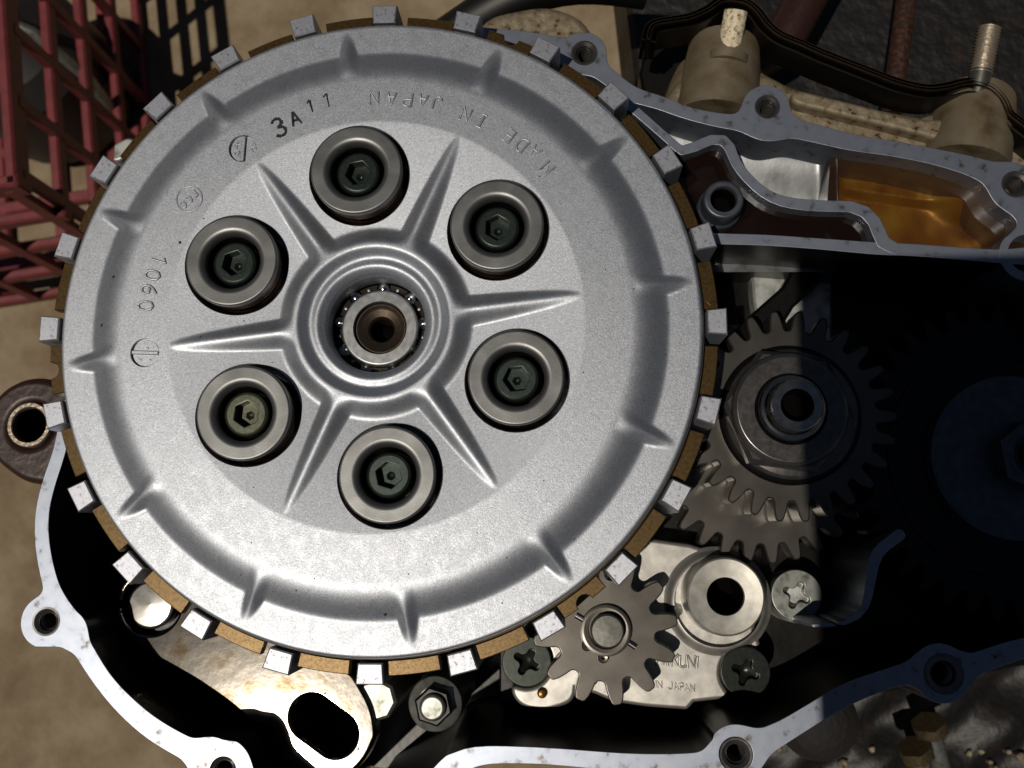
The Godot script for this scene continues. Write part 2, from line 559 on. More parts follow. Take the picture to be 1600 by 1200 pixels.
# ------------------------------------------------------------------ lettering
const STROKES := {
	"M": [[0, 0, 0, 1, .3, .4, .6, 1, .6, 0]], "A": [[0, 0, .3, 1, .6, 0], [.12, .36, .48, .36]],
	"D": [[0, 0, 0, 1, .3, 1, .55, .8, .6, .5, .55, .2, .3, 0, 0, 0]], "E": [[.55, 0, 0, 0, 0, 1, .55, 1], [0, .52, .45, .52]],
	"I": [[.3, 0, .3, 1], [.12, 0, .48, 0], [.12, 1, .48, 1]], "i": [[.3, 0, .3, 1]], "N": [[0, 0, 0, 1, .6, 0, .6, 1]],
	"J": [[.55, 1, .55, .25, .45, .05, .25, 0, .08, .08, 0, .28]], "P": [[0, 0, 0, 1, .4, 1, .58, .88, .58, .62, .4, .5, 0, .5]],
	"1": [[.1, .78, .35, 1, .35, 0]], "0": [[.3, 0, .08, .15, 0, .5, .08, .85, .3, 1, .52, .85, .6, .5, .52, .15, .3, 0]],
	"6": [[.5, 1, .2, .75, .03, .45, .02, .22, .15, .03, .32, 0, .5, .05, .58, .25, .5, .46, .3, .52, .06, .4]],
	"F": [[0, 0, 0, 1, .55, 1], [0, .52, .42, .52]], "C": [[.58, .8, .42, .97, .25, 1, .08, .85, 0, .5, .08, .15, .25, 0, .42, .03, .58, .2]],
	"G": [[.58, .8, .42, .97, .25, 1, .08, .85, 0, .5, .08, .15, .25, 0, .45, .03, .58, .2, .58, .45, .35, .45]],
	"3": [[.03, .85, .2, 1, .42, .98, .55, .8, .48, .6, .22, .52, .5, .44, .58, .22, .45, .03, .2, 0, 0, .15]],
	"K": [[0, 0, 0, 1], [.58, 1, 0, .45], [.2, .62, .6, 0]], "U": [[0, 1, 0, .25, .12, .04, .3, 0, .48, .04, .6, .25, .6, 1]],
	"4": [[.45, 0, .45, 1, 0, .32, .6, .32]],
}


# one raised letter: centred on c, its top towards "up" (x, z), a half-round ridge
func letter(ch: String, c: Vector3, up: Vector2, tall: float, ridge: float, m: Material, parent: Node3D, called := "letter", flat_ink := false, lean := 0.0) -> void:
	up = up.normalized()
	var read := Vector2(-up.y, up.x)
	var g := Geo.new()
	for s in STROKES[ch]:
		var path := PackedVector3Array()
		for i in range(0, s.size(), 2):
			var q: Vector2 = (read * (s[i] - 0.3 + lean * (s[i + 1] - 0.5)) + up * (s[i + 1] - 0.5)) * tall
			path.append(c + Vector3(q.x, 0.0 if flat_ink else ridge * 0.5, q.y))
		if flat_ink:
			for i in path.size() - 1:
				var d := path[i + 1] - path[i]
				var w := Vector3(-d.z, 0, d.x).normalized() * ridge * rng.randf_range(0.55, 1.2)
				var w2 := Vector3(-d.z, 0, d.x).normalized() * ridge * rng.randf_range(0.55, 1.2)
				var lift := Vector3(0, 0.05 + 0.004 * i, 0)
				g.flat4(path[i] + w + lift, path[i + 1] + w2 + lift, path[i + 1] - w2 + lift, path[i] - w + lift, Vector3.UP)
		else:
			tube(g, path, ridge, 8)
	part(called, g, m, parent)


# ------------------------------------------------------------------ the clutch
const SPRINGS := 35.4
const WELL := 11.95
var wells: Array[Vector2] = []
var dials: Array[Vector2] = []


func ramp(a: float, b: float, x: float) -> float:
	var t := clampf((x - a) / (b - a), 0.0, 1.0)
	return t * t * (3.0 - 2.0 * t)


func fold(t: float, step: float, phase: float) -> float:
	return fposmod(t - phase + step * 0.5, step) - step * 0.5


# height of the cast pressure plate at radius r, angle t
func plate_height(r: float, t: float) -> float:
	var h := 3.2
	if r > 58.4:
		# a long rounded shoulder that ends in a small fillet on the flange
		var drop := 3.2 - 4.6 * pow((minf(r, 68.0) - 58.4) / 8.6, 2.1)
		var e := maxf(1.1 - absf(drop + 0.9), 0.0) / 1.1
		h = maxf(drop, -0.9) + e * e * 1.1 * 0.25
	if r < 48.0:
		h -= (48.0 - r) * 0.1
	# radial gussets on the flange
	if r > 56.0 and r < 74.0:
		var a := fold(t, PI / 6, deg_to_rad(-7.2))
		var d := absf(r * sin(a))
		var w := 0.25 + 2.6 * sqrt(clampf((73.8 - r) / 11.0, 0.0, 1.0))
		if d < w:
			var top := -0.9 + 4.05 * (1.0 - ramp(60.5, 73.8, r))
			h = maxf(h, lerpf(h, top, pow(0.5 + 0.5 * cos(PI * d / w), 0.8)))
	# six ribs from the hub
	if r < 48.5 and r > 14.0:
		var a := fold(t, PI / 3, deg_to_rad(-6.6))
		var d := absf(r * sin(a))
		var k := clampf((r - 18.0) / 29.5, 0.0, 1.0)
		var w := 0.25 + 3.9 * pow(1.0 - k, 0.5)
		if d < w:
			var top := lerpf(3.3, 3.15, k)
			h = lerpf(h, maxf(h, top), pow(0.5 + 0.5 * cos(PI * d / w), 0.85))
	# hub: a rounded ring, a groove, and a lower lip rolling into the bore
	if r < 23.5:
		if r >= 17.7:
			var foot := ramp(22.8, 18.2, r)
			h = lerpf(h, maxf(h, 3.5), foot)
		else:
			var groove := 1.25 + 2.25 * exp(-pow((17.7 - r) / 1.75, 2.0)) + 0.7 * exp(-pow((r - 13.5) / 1.25, 2.0))
			if r < 13.4:
				groove -= 2.1 - sqrt(maxf(0.0, 2.1 * 2.1 - pow(13.4 - r, 2.0)))
			h = groove
	# rolled rim
	if r > 74.2:
		h -= 0.8 - sqrt(maxf(0.0, 0.64 - pow(r - 74.2, 2.0)))
	return h


func pressure_plate() -> void:
	var o := thing("pressure_plate", "big round grey cast pressure plate with six ribs and raised lettering", "clutch plate")
	var g := Geo.new()
	var radii: Array[float] = []
	var r := 11.3
	while r < 74.0:
		radii.append(r)
		r += 0.36
	for e in [74.1, 74.4, 74.65, 74.85, 74.96, 75.0]:
		radii.append(e)
	var nr := radii.size()
	var nt := 900
	var p := PackedVector3Array()
	p.resize(nr * nt)
	for j in nt:
		var t := TAU * j / nt
		var c := cos(t)
		var s := sin(t)
		for i in nr:
			p[j * nr + i] = Vector3(radii[i] * c, plate_height(radii[i], t), radii[i] * s)
	var nn := PackedVector3Array()
	nn.resize(nr * nt)
	for j in nt:
		for i in nr:
			var dr := p[j * nr + mini(i + 1, nr - 1)] - p[j * nr + maxi(i - 1, 0)]
			var dt := p[((j + 1) % nt) * nr + i] - p[((j + nt - 1) % nt) * nr + i]
			nn[j * nr + i] = dt.cross(dr).normalized()
	var gone := PackedByteArray()
	gone.resize(nr * nt)
	var rims: Array = []
	for w in wells:
		rims.append([w, WELL])
	for w in dials:
		rims.append([w, 3.35])
	for e in rims:
		var w: Vector2 = e[0]
		var big: float = e[1]
		var rc := w.length()
		var i0 := maxi(0, int((rc - big - 11.3) / 0.36) - 2)
		var i1 := mini(nr, int((rc + big - 11.3) / 0.36) + 3)
		for j in nt:
			var t := TAU * j / nt
			if absf(angle_difference(t, w.angle())) > asin(minf(0.99, (big + 1.0) / rc)):
				continue
			for i in range(i0, i1):
				var q := Vector2(p[j * nr + i].x, p[j * nr + i].z)
				if q.distance_to(w) < big:
					gone[j * nr + i] = 1
		var moved := {}
		for j in nt:
			for i in range(i0, i1):
				var k := j * nr + i
				if gone[k] != 1:
					continue
				var q := Vector2(p[k].x, p[k].z)
				if q.distance_to(w) > big:
					continue
				var edge := false
				for a in [-1, 0, 1]:
					for b in [-1, 0, 1]:
						if gone[((j + a + nt) % nt) * nr + clampi(i + b, 0, nr - 1)] == 0:
							edge = true
				if edge:
					var z := w + (q - w).normalized() * big
					moved[k] = Vector3(z.x, plate_height(z.length(), z.angle()), z.y)
		for k in moved:
			p[k] = moved[k]
	for k in nr * nt:
		g.vert(p[k], nn[k])
	for j in nt:
		var j2 := (j + 1) % nt
		for i in nr - 1:
			var a := j * nr + i
			var b := j * nr + i + 1
			var c := j2 * nr + i + 1
			var d := j2 * nr + i
			if gone[a] + gone[b] + gone[c] < 3:
				g.face(a, b, c)
			if gone[a] + gone[c] + gone[d] < 3:
				g.face(a, c, d)
	lathe(g, PackedVector2Array([Vector2(75.0, -1.65), Vector2(75.0, -2.5), Vector2(74.6, -2.7), Vector2(74.6, -3.4)]), 240)
	# walls of the bore and of the six spring wells
	lathe(g, PackedVector2Array([Vector2(11.3, -9.0), Vector2(11.3, plate_height(11.3, 0.4))]), 96)
	for w in wells:
		var o0 := g.v.size()
		for k in 97:
			var u := Vector2.from_angle(TAU * k / 96)
			var q := w + u * WELL
			var y := plate_height(q.length(), q.angle())
			g.vert(V(q.x, y, q.y), V(-u.x, 0.6, -u.y).normalized())
			q = w + u * (WELL - 0.25)
			g.vert(V(q.x, y - 0.3, q.y), V(-u.x, 0.2, -u.y).normalized())
			g.vert(V(q.x, -12.0, q.y), V(-u.x, 0, -u.y))
		for k in 96:
			var a := o0 + k * 3
			g.quad(a, a + 1, a + 4, a + 3)
			g.quad(a + 1, a + 2, a + 5, a + 4)
		lathe(g, PackedVector2Array([Vector2(0, -12), Vector2(WELL, -12)]), 32, V(w.x, 0, w.y))
	part("cast_plate", g, M.cast, o)
	var y := 3.2
	# raised lettering: tops of the letters towards the hub
	for e in [["M", V(39.74, 3.20, -35.56)], ["A", V(36.79, 3.20, -39.52)], ["D", V(33.82, 3.20, -41.31)], ["E", V(30.84, 3.20, -43.73)], ["I", V(24.53, 3.20, -47.36)], ["N", V(20.76, 3.20, -49.19)],
			["J", V(13.93, 3.20, -52.07)], ["A", V(10.59, 3.20, -52.79)], ["P", V(6.93, 3.20, -53.20)], ["A", V(3.12, 3.20, -53.45)], ["N", V(-1.00, 3.20, -53.71)]]:
		var c: Vector3 = e[1]
		letter(e[0], c, Vector2(-c.x, -c.z), 3.3, 0.27, M.cast, o)
	for e in [["1", V(-50.53, 3.20, -14.83)], ["0", V(-51.84, 3.20, -11.31)], ["6", V(-52.38, 3.20, -7.81)], ["0", V(-53.05, 3.20, -4.01)]]:
		var c: Vector3 = e[1]
		letter(e[0], c, Vector2(-c.x, -c.z), 3.6, 0.28, M.cast, o)
	# the stamp in black ink
	var dark := ["3", "A", "1", "1"]
	var spots := [V(-23.60, 3.20, -47.00), V(-19.84, 3.20, -49.17), V(-16.27, 3.20, -52.14), V(-12.32, 3.20, -53.50)]
	for i in 4:
		letter(dark[i], spots[i] + V(0, 0.02, 0), Vector2(spots[i].x, spots[i].z), [4.6, 3.6, 3.2, 3.6][i], [0.42, 0.34, 0.28, 0.2][i], M.ink, o, "ink_digit" if i != 1 else "ink_letter", true)
	# maker's roundel
	var fc: Vector3 = V(-44.23, 3.20, -29.65)
	g = Geo.new()
	var ring := PackedVector2Array()
	for k in 9:
		var a := PI * k / 8.0
		ring.append(Vector2(3.05 - 0.2 * cos(a), 0.2 * sin(a) - 0.02))
	lathe(g, ring, 48, fc, 90.0)
	part("roundel_ring", g, M.cast, o)
	for e in [["F", V(-43.07, 3.20, -30.89)], ["C", V(-44.22, 3.20, -29.57)], ["C", V(-45.53, 3.20, -28.26)]]:
		letter(e[0], e[1], Vector2(0.70, 0.71), 1.75, 0.17, M.cast, o)
	# two round casting date marks, sunk with a bar across
	for i in 2:
		var w := dials[i]
		g = Geo.new()
		lathe(g, PackedVector2Array([Vector2(0, -0.75), Vector2(3.0, -0.75), Vector2(3.1, -0.95), Vector2(3.35, -0.95), Vector2(3.35, -0.2), Vector2(3.38, 0.02)]), 40, V(w.x, y, w.y), 30.0)
		var mark := part("date_mark", g, M.cast, o)
		g = Geo.new()
		box(g, V(w.x, y - 0.4, w.y), V(0.95, 0.8, 6.2) if i == 0 else V(6.2, 0.8, 0.85), 0.12, 0.04)
		part("bar", g, M.cast, mark)
		if i == 0:
			letter("0", V(w.x - 1.5, y - 0.72, w.y + 0.9), Vector2(0.7, -0.7), 1.5, 0.13, M.cast, mark)
			letter("K", V(w.x - 1.5, y - 0.72, w.y - 1.0), Vector2(0.7, -0.7), 1.5, 0.13, M.cast, mark)
			letter("K", V(w.x + 1.7, y - 0.72, w.y), Vector2(1, 0.2), 1.7, 0.13, M.cast, mark)
		else:
			for q in [Vector2(0.3, -1.2), Vector2(-1.2, 1.5), Vector2(1.1, 1.6)]:
				g = Geo.new()
				lathe(g, PackedVector2Array([Vector2(0, 0.25), Vector2(0.2, 0.2), Vector2(0.3, 0)]), 10, V(w.x + q.x, y - 0.75, w.y + q.y))
				part("dot", g, M.cast, mark)
	# specks of black grit lying on the casting
	g = Geo.new()
	for i in 60:
		var t := rng.randf() * TAU
		var rr := sqrt(rng.randf()) * 70.0
		if rr < 24:
			continue
		var q := Vector2.from_angle(t) * rr
		var clear := true
		for w in wells:
			if q.distance_to(w) < WELL + 1.0:
				clear = false
		if clear:
			var sz := rng.randf_range(0.1, 0.26) if i > 6 else 0.45
			lathe(g, PackedVector2Array([Vector2(0, sz * 0.5), Vector2(sz * 0.7, sz * 0.3), Vector2(sz, -0.05)]), 5, V(q.x, plate_height(rr, t), q.y))
	part("grit", g, M.ink, o).set_meta("kind", "stuff")


func socket_bolt(label: String, at: Vector3, turn: float, m: Material) -> Node3D:
	var o := thing("socket_bolt", label, "bolt", at, "socket bolts of the clutch springs")
	var g := Geo.new()
	var hex := PackedVector2Array()
	for k in 6:
		hex.append(Vector2.from_angle(TAU * k / 6) * 3.05)
	var n := 60
	# ring between the hexagon and the round edge
	var s0 := g.v.size()
	for k in n + 1:
		var t := TAU * k / n
		var u := Vector2.from_angle(t)
		var a := fposmod(t, PI / 3) - PI / 6
		var rin := 3.05 * cos(PI / 6) / cos(a)
		g.vert(V(u.x * rin, 6.0 - 0.15, u.y * rin), V(-u.x * .5, 1, -u.y * .5).normalized())
		g.vert(V(u.x * (rin + 0.25), 6.0, u.y * (rin + 0.25)), Vector3.UP)
		g.vert(V(u.x * 4.3, 6.0, u.y * 4.3), Vector3.UP)
	for k in n:
		var a := s0 + k * 3
		g.quad(a, a + 1, a + 4, a + 3)
		g.quad(a + 1, a + 2, a + 5, a + 4)
	lathe(g, PackedVector2Array([Vector2(4.3, 6.0), Vector2(4.75, 5.85), Vector2(5.05, 5.5), Vector2(5.15, 5.0), Vector2(5.15, 0.0)]), 48, Vector3.ZERO, 60.0)
	part("bolt_head", g, m, o)
	g = Geo.new()
	for k in 6:
		var a := hex[k]
		var b := hex[(k + 1) % 6]
		g.flat4(V(a.x, 5.86, a.y), V(b.x, 5.86, b.y), V(b.x, 2.9, b.y), V(a.x, 2.9, a.y), V(-a.x - b.x, 0, -a.y - b.y))
		g.flat4(V(a.x, 2.92, a.y), V(b.x, 2.92, b.y), V(b.x, 2.9, b.y) * V(0.36, 1, 0.36), V(a.x, 2.9, a.y) * V(0.36, 1, 0.36), Vector3.UP)
	lathe(g, pts([0.02, 2.2, 0.4, 2.3, 1.12, 2.9]), 16, Vector3.ZERO, 60.0)
	part("hex_socket", g, m, o)
	o.rotation.y = turn
	return o


func springs() -> void:
	var names := [
		["the 3A11 stamp", "top"], ["the MADE lettering", "upper right"], ["the drive gear nut", "lower right"],
		["the lower edge of the hub", "bottom"], ["the lower date mark", "lower left"], ["the round maker's mark", "upper left"]]
	var first: Node3D
	for k in 6:
		var at := V(wells[k].x, -11.2, wells[k].y)
		var label := "cupped washer on a spring nearest %s, %s of six" % names[k]
		if k == 0:
			first = thing("clutch_spring", label, "spring", at, "clutch springs round the hub")
			var g := Geo.new()
			var prof := pts([6.2, 14.8, 6.3, 15.6, 6.5, 16.2, 6.85, 16.7, 7.3, 17.0, 7.75, 17.1, 10.3, 17.1, 10.55, 16.95, 10.65, 16.7, 10.65, 15.5, 10.2, 15.2])
			lathe(g, prof, 72, Vector3.ZERO, 50.0)
			part("cup_washer", g, M.washer, first)
			g = Geo.new()
			lathe(g, pts([0.1, 8.4, 5.6, 8.4, 6.0, 9.4, 6.2, 11.0, 6.21, 14.8]), 48, Vector3.ZERO, 60.0)
			part("cup_throat", g, M.throat, first)
			g = Geo.new()
			var path := PackedVector3Array()
			for i in 150:
				var t := i / 36.0
				var y := 14.05 - 2.75 * maxf(0.0, t - 0.55)
				path.append(V(9.4 * cos(TAU * t), y, 9.4 * sin(TAU * t)))
			tube(g, path, 1.25, 8)
			part("coil", g, M.coil, first)
		else:
			copy(first, "clutch_spring", label, at, 1.3 * k)
		# two short file strokes seen on a washer edge are left to the material
		var bl := "hex socket bolt in the washer nearest %s, %s of six" % names[k]
		socket_bolt(bl, V(wells[k].x, -2.2, wells[k].y), [0.2, 0.5, 0.1, 0.75, 0.45, 0.35][k], M.bolt_pale if k == 4 else M.bolt)


func hub_bearing() -> void:
	var at := V(0.3, -9.0, 0.3)
	var o := thing("ball_bearing", "open ball bearing with bright balls in the hub bore of the pressure plate", "bearing", at)
	var g := Geo.new()
	lathe(g, pts([6.15, -3.0, 6.15, 5.7, 6.35, 5.95, 8.7, 5.95, 9.0, 5.7, 9.0, 3.4, 8.6, 2.0, 8.9, 0.2, 9.0, -3.0]), 64)
	part("inner_race", g, M.race, o)
	g = Geo.new()
	lathe(g, pts([11.0, -3.0, 11.15, 0.6, 11.25, 4.0]), 64)
	lathe(g, pts([8.9, -1.5, 11.2, -1.5]), 48)
	part("outer_race", g, M.cage, o)
	for k in 9:
		var t := TAU * k / 9 - 1.55
		g = Geo.new()
		var prof := PackedVector2Array()
		for i in 13:
			prof.append(Vector2(sin(PI * i / 12) * 1.85, cos(PI * i / 12) * 1.85))
		lathe(g, prof, 20, V(10.1 * cos(t), 2.6, 10.1 * sin(t)), 60.0)
		part("ball", g, M.ball, o)
	g = Geo.new()
	for k in 90:
		var t0 := TAU * k / 90
		var t1 := TAU * (k + 1) / 90
		var c0 := fold(t0 + 1.55, TAU / 9, TAU / 18)
		var c1 := fold(t1 + 1.55, TAU / 9, TAU / 18)
		if absf((c0 + c1) / 2) > 0.19:
			continue
		var y := 3.3
		g.flat4(V(9.2 * cos(t0), y, 9.2 * sin(t0)), V(9.2 * cos(t1), y, 9.2 * sin(t1)), V(11.0 * cos(t1), y, 11.0 * sin(t1)), V(11.0 * cos(t0), y, 11.0 * sin(t0)), Vector3.UP)
	part("cage", g, M.cage, o)
	for k in 9:
		var t := TAU * (k + 0.5) / 9 - 1.55
		g = Geo.new()
		lathe(g, pts([0, 0.55, 0.35, 0.5, 0.5, 0.2, 0.5, 0]), 12, V(10.1 * cos(t), 3.3, 10.1 * sin(t)))
		part("rivet", g, M.race, o)
	o = thing("push_rod", "brown hollow rod end inside the bearing at the centre of the clutch", "rod", at)
	g = Geo.new()
	lathe(g, pts([2.7, -8.0, 2.75, 2.8, 3.2, 3.6, 4.9, 4.3, 5.6, 4.8, 5.85, 4.8, 6.0, 4.5, 6.0, -3.0]), 56, Vector3.ZERO, 30.0)
	part("rod_end", g, M.bore, o)
	g = Geo.new()
	lathe(g, pts([0, -2.6, 1.2, -2.8, 2.3, -3.6, 2.92, -4.5]), 32)
	part("socket_floor", g, M.hole, o)


func sector(r0: float, r1: float, a0: float, a1: float, n: int, notch := 0.0) -> PackedVector2Array:
	var p := PackedVector2Array()
	for i in n + 1:
		p.append(Vector2.from_angle(lerpf(a0, a1, float(i) / n)) * r0)
	var am := (a0 + a1) / 2
	var half := notch / r1
	for i in n + 1:
		var a := lerpf(a1, a0, float(i) / n)
		if notch > 0.0 and absf(a - am) <= half * 1.05:
			continue
		if notch > 0.0 and a < am and lerpf(a1, a0, float(i - 1) / n) >= am - half * 1.05:
			var c := Vector2.from_angle(am) * r1
			var tang := Vector2(-sin(am), cos(am))
			for k in 11:
				var b := PI * k / 10
				p.append(c + tang * cos(b) * notch - c.normalized() * sin(b) * notch)
		p.append(Vector2.from_angle(a) * r1)
	return p


func basket_and_plates() -> void:
	var o := thing("clutch_basket", "clutch basket whose silver square fingers ring the pressure plate", "clutch basket")
	var step := TAU / 24
	for k in 24:
		var a := -1.5708 + step * k
		var w := rng.randf_range(-0.15, 0.15)
		var poly := PackedVector2Array()
		for s in [[76.1, -2.75], [76.1, 2.75], [80.7 + w, 3.15], [80.7 + w, -3.15]]:
			poly.append(Vector2(s[0], s[1] + w).rotated(a))
		var g := Geo.new()
		prism(g, poly, -38.0, -1.7 + w, 0.28)
		part("finger", g, M.finger, o)
	var g := Geo.new()
	lathe(g, pts([75.0, -30, 77.6, -30, 77.8, -31, 77.8, -41, 60, -41.5]), 160)
	part("basket_floor", g, M.clutch_dark, o)
	o = thing("friction_plate", "brown friction plate with square tabs showing between the basket fingers", "friction plate")
	g = Geo.new()
	lathe(g, pts([66, -4.9, 75.7, -4.9, 75.9, -5.1, 75.9, -7.0]), 200)
	part("plate_ring", g, M.friction, o)
	for k in 24:
		var a0 := -1.5708 + step * k + 0.066
		var a1 := -1.5708 + step * (k + 1) - 0.046
		g = Geo.new()
		prism(g, sector(75.9, 79.2 + rng.randf_range(-0.25, 0.25), a0, a1, 8, 2.0 if k in [1, 9, 17] else 0.0), -7.4, -4.7 + rng.randf_range(-0.25, 0.25), 0.18)
		part("tab", g, M.friction, o)
	for e in [["K", V(78.69, -4.40, -5.05)], ["A", V(77.95, -4.40, -9.50)], ["4", V(77.22, -4.40, -14.13)], ["P", V(73.31, -4.40, 25.95)], ["1", V(59.03, -4.40, -52.04)], ["0", V(60.83, -4.40, -49.87)]]:
		var c: Vector3 = e[1]
		c = V(c.x, 0, c.z).normalized() * 77.5 + V(0, -4.7, 0)
		letter(e[0], c, Vector2(-c.x, -c.z), 1.7, 0.14, M.friction, o)
	o = thing("steel_plate", "thin steel clutch plate, a dull rim just under the pressure plate", "clutch plate")
	g = Geo.new()
	lathe(g, pts([70, -2.6, 75.2, -2.6, 75.5, -2.85, 75.5, -3.9, 75.0, -4.1]), 200)
	part("plate_rim", g, M.lip, o)
	o = thing("plate_stack", "dark stack of clutch plates below the brown tabs, inside the basket", "clutch plates")
	for k in 5:
		g = Geo.new()
		lathe(g, pts([68, -7.6 - 4.5 * k, 75.8, -7.6 - 4.5 * k, 75.8, -9.4 - 4.5 * k, 74.6, -9.6 - 4.5 * k, 74.6, -12.0 - 4.5 * k]), 120)
		part("lower_plate", g, M.clutch_dark, o)


# ------------------------------------------------------------------ crankcase
func bolt_hole(c: Vector3, r: float, parent: Node3D, deep := 16.0) -> void:
	var g := Geo.new()
	var prof := PackedVector2Array()
	prof.append(Vector2(0.05, c.y - deep))
	prof.append(Vector2(r * 0.8, c.y - deep))
	var y := c.y - deep
	while y < c.y - 2.0:
		prof.append(Vector2(r * 0.98, y + 0.25))
		prof.append(Vector2(r * 0.83, y + 0.6))
		y += 0.7
	prof.append(Vector2(r * 1.0, c.y - 1.6))
	prof.append(Vector2(r * 1.02, c.y - 0.5))
	prof.append(Vector2(r * 1.35, c.y + 0.04))
	prof.append(Vector2(r * 1.55, c.y + 0.06))
	prof.append(Vector2(r * 1.58, c.y - 0.3))
	lathe(g, prof, 36, V(c.x, 0, c.z), 20.0)
	part("threaded_hole", g, M.steel, parent)


func crankcase() -> void:
	var o := thing("crankcase", "open aluminium crankcase with a pale machined gasket face and threaded bosses", "engine case")
	var top := -13.0
	# left and lower-left rim
	var s := Shape.new(Vector2(-112, 5), Vector2(0, 140), 0.6)
	s.chain([-77.03, 11.49, 1.56, -78.69, 19.43, 1.56, -79.94, 28.23, 1.64, -81.89, 35.85, 1.72, -82.93, 42.78, 1.72, -82.31, 50.40, 1.80, -79.69, 59.44, 1.95, -75.62, 67.61, 2.34, -70.75, 74.49, 2.34, -65.30, 81.73, 2.19, -59.40, 87.58, 2.34, -52.38, 92.78, 2.50, -43.68, 97.21, 2.65, -35.12, 100.48, 3.12, -27.70, 106.51, 2.50, -17.06, 114.59, 2.50])
	s.chain([-79.91, 68.51, 6.25, -74.15, 70.55, 4.06], 3.0)
	s.chain([-35.69, 101.05, 6.56, -38.45, 99.68, 5.31], 3.0)
	s.hole(pts([-79.91, 68.51])[0], 2.97)
	s.hole(pts([-35.66, 101.60])[0], 3.12)
	var g := Geo.new()
	var side := Geo.new()
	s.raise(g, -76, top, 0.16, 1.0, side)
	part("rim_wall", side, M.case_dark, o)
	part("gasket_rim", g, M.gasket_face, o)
	bolt_hole(V(-79.91, -13.00, 68.51), 2.19, o)
	bolt_hole(V(-35.66, -13.00, 101.60), 2.34, o)
	# upper rim
	s = Shape.new(Vector2(20, -100), Vector2(180, 0), 0.6)
	s.chain([14.30, -79.47, 2.03, 29.15, -77.82, 2.03, 38.97, -75.96, 2.19, 45.47, -73.33, 2.81, 53.50, -67.55, 2.34, 60.64, -61.68, 2.11, 67.78, -58.94, 1.87, 75.65, -55.69, 1.72, 85.07, -53.44, 2.03, 94.49, -52.55, 2.50, 103.80, -50.49, 2.50, 114.54, -47.42, 2.19, 125.25, -45.36, 2.03, 135.85, -42.83, 2.19, 144.81, -39.85, 2.81, 152.06, -35.46, 4.06, 154.84, -28.93, 3.12, 157.75, -22.47, 2.81, 159.29, -14.51, 2.50, 160.86, 1.11, 2.34])
	s.chain([49.04, -72.71, 5.78, 47.89, -71.87, 4.69], 3.0)
	s.chain([94.20, -56.95, 5.93, 94.39, -54.07, 5.62], 4.0)
	s.chain([152.82, -35.45, 5.78, 152.28, -34.48, 5.31], 3.0)
	s.chain([154.38, -18.07, 6.56, 155.21, -19.01, 6.25], 3.0)
	# the inner wall round the oil chambers
	s.chain([56.62, -61.26, 1.25, 61.35, -57.38, 1.17, 69.91, -49.05, 1.09, 73.15, -46.12, 1.25, 76.34, -47.06, 1.33, 80.49, -48.82, 1.33, 83.32, -48.59, 1.41, 84.83, -46.72, 1.41, 86.25, -42.68, 1.33, 88.91, -38.64, 1.33, 92.80, -34.77, 1.33, 97.05, -32.56, 1.41, 102.56, -31.48, 1.48, 108.40, -31.05, 1.48, 113.61, -30.79, 1.48, 116.90, -29.43, 1.56, 118.90, -26.97, 1.64, 119.81, -24.37, 1.72, 120.72, -21.78, 1.72, 123.35, -20.13, 1.56])
	s.hole(pts([49.20, -72.71])[0], 3.12)
	s.hole(pts([94.52, -57.11])[0], 2.97)
	s.hole(pts([153.15, -35.77])[0], 3.12)
	s.hole(pts([154.70, -18.38])[0], 4.69)
	g = Geo.new()
	s.raise(g, -76, top, 0.16, 0.8)
	part("gasket_rim", g, M.gasket_face, o)
	bolt_hole(V(49.20, -13.00, -72.71), 2.19, o)
	bolt_hole(V(94.52, -13.00, -57.11), 2.03, o)
	bolt_hole(V(153.15, -13.00, -35.77), 2.19, o)
	# straight lower wall of the oil chambers, oily on its shaded faces
	s = Shape.new(Vector2(20, -60), Vector2(175, 0), 0.6)
	s.chain([75.47, -23.62, 1.41, 82.43, -23.19, 1.41, 92.45, -22.70, 1.41, 103.93, -21.72, 1.41, 119.10, -20.20, 1.56, 126.66, -19.76, 1.56, 137.18, -18.80, 1.56, 147.62, -17.85, 1.72, 153.61, -17.76, 2.19])
	g = Geo.new()
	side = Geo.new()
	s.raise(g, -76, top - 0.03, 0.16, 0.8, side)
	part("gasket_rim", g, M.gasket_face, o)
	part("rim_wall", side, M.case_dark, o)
	# lower right rim
	s = Shape.new(Vector2(-40, 45), Vector2(180, 125), 0.6)
	s.chain([-3.91, 114.40, 2.50, 10.48, 105.46, 2.19, 17.12, 99.87, 2.50, 20.60, 98.45, 2.34, 25.26, 97.57, 2.03, 33.69, 97.48, 1.87, 41.65, 97.80, 1.87, 58.18, 98.85, 2.03, 71.75, 98.69, 2.19, 78.18, 97.66, 2.81, 85.38, 94.99, 3.12, 91.90, 91.77, 2.50, 97.73, 88.41, 2.34, 102.84, 85.47, 2.34, 107.94, 82.93, 2.34, 115.90, 80.10, 2.19, 123.07, 78.38, 2.50, 131.55, 78.04, 2.50, 138.05, 75.77, 2.34, 145.96, 73.36, 2.19, 157.33, 71.48, 2.19])
	s.chain([81.06, 96.54, 6.25, 80.47, 97.23, 5.62], 3.0)
	s.chain([127.55, 78.90, 6.56, 127.29, 78.63, 6.25], 3.0)
	s.hole(pts([81.05, 96.81])[0], 3.75)
	s.hole(pts([127.96, 79.04])[0], 4.37)
	g = Geo.new()
	side = Geo.new()
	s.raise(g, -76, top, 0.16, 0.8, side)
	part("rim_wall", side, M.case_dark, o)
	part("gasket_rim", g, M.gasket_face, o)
	bolt_hole(V(81.05, -13.00, 96.81), 2.34, o)
	bolt_hole(V(127.96, -13.00, 79.04), 2.81, o)
	# cavity floor and the body below it
	g = Geo.new()
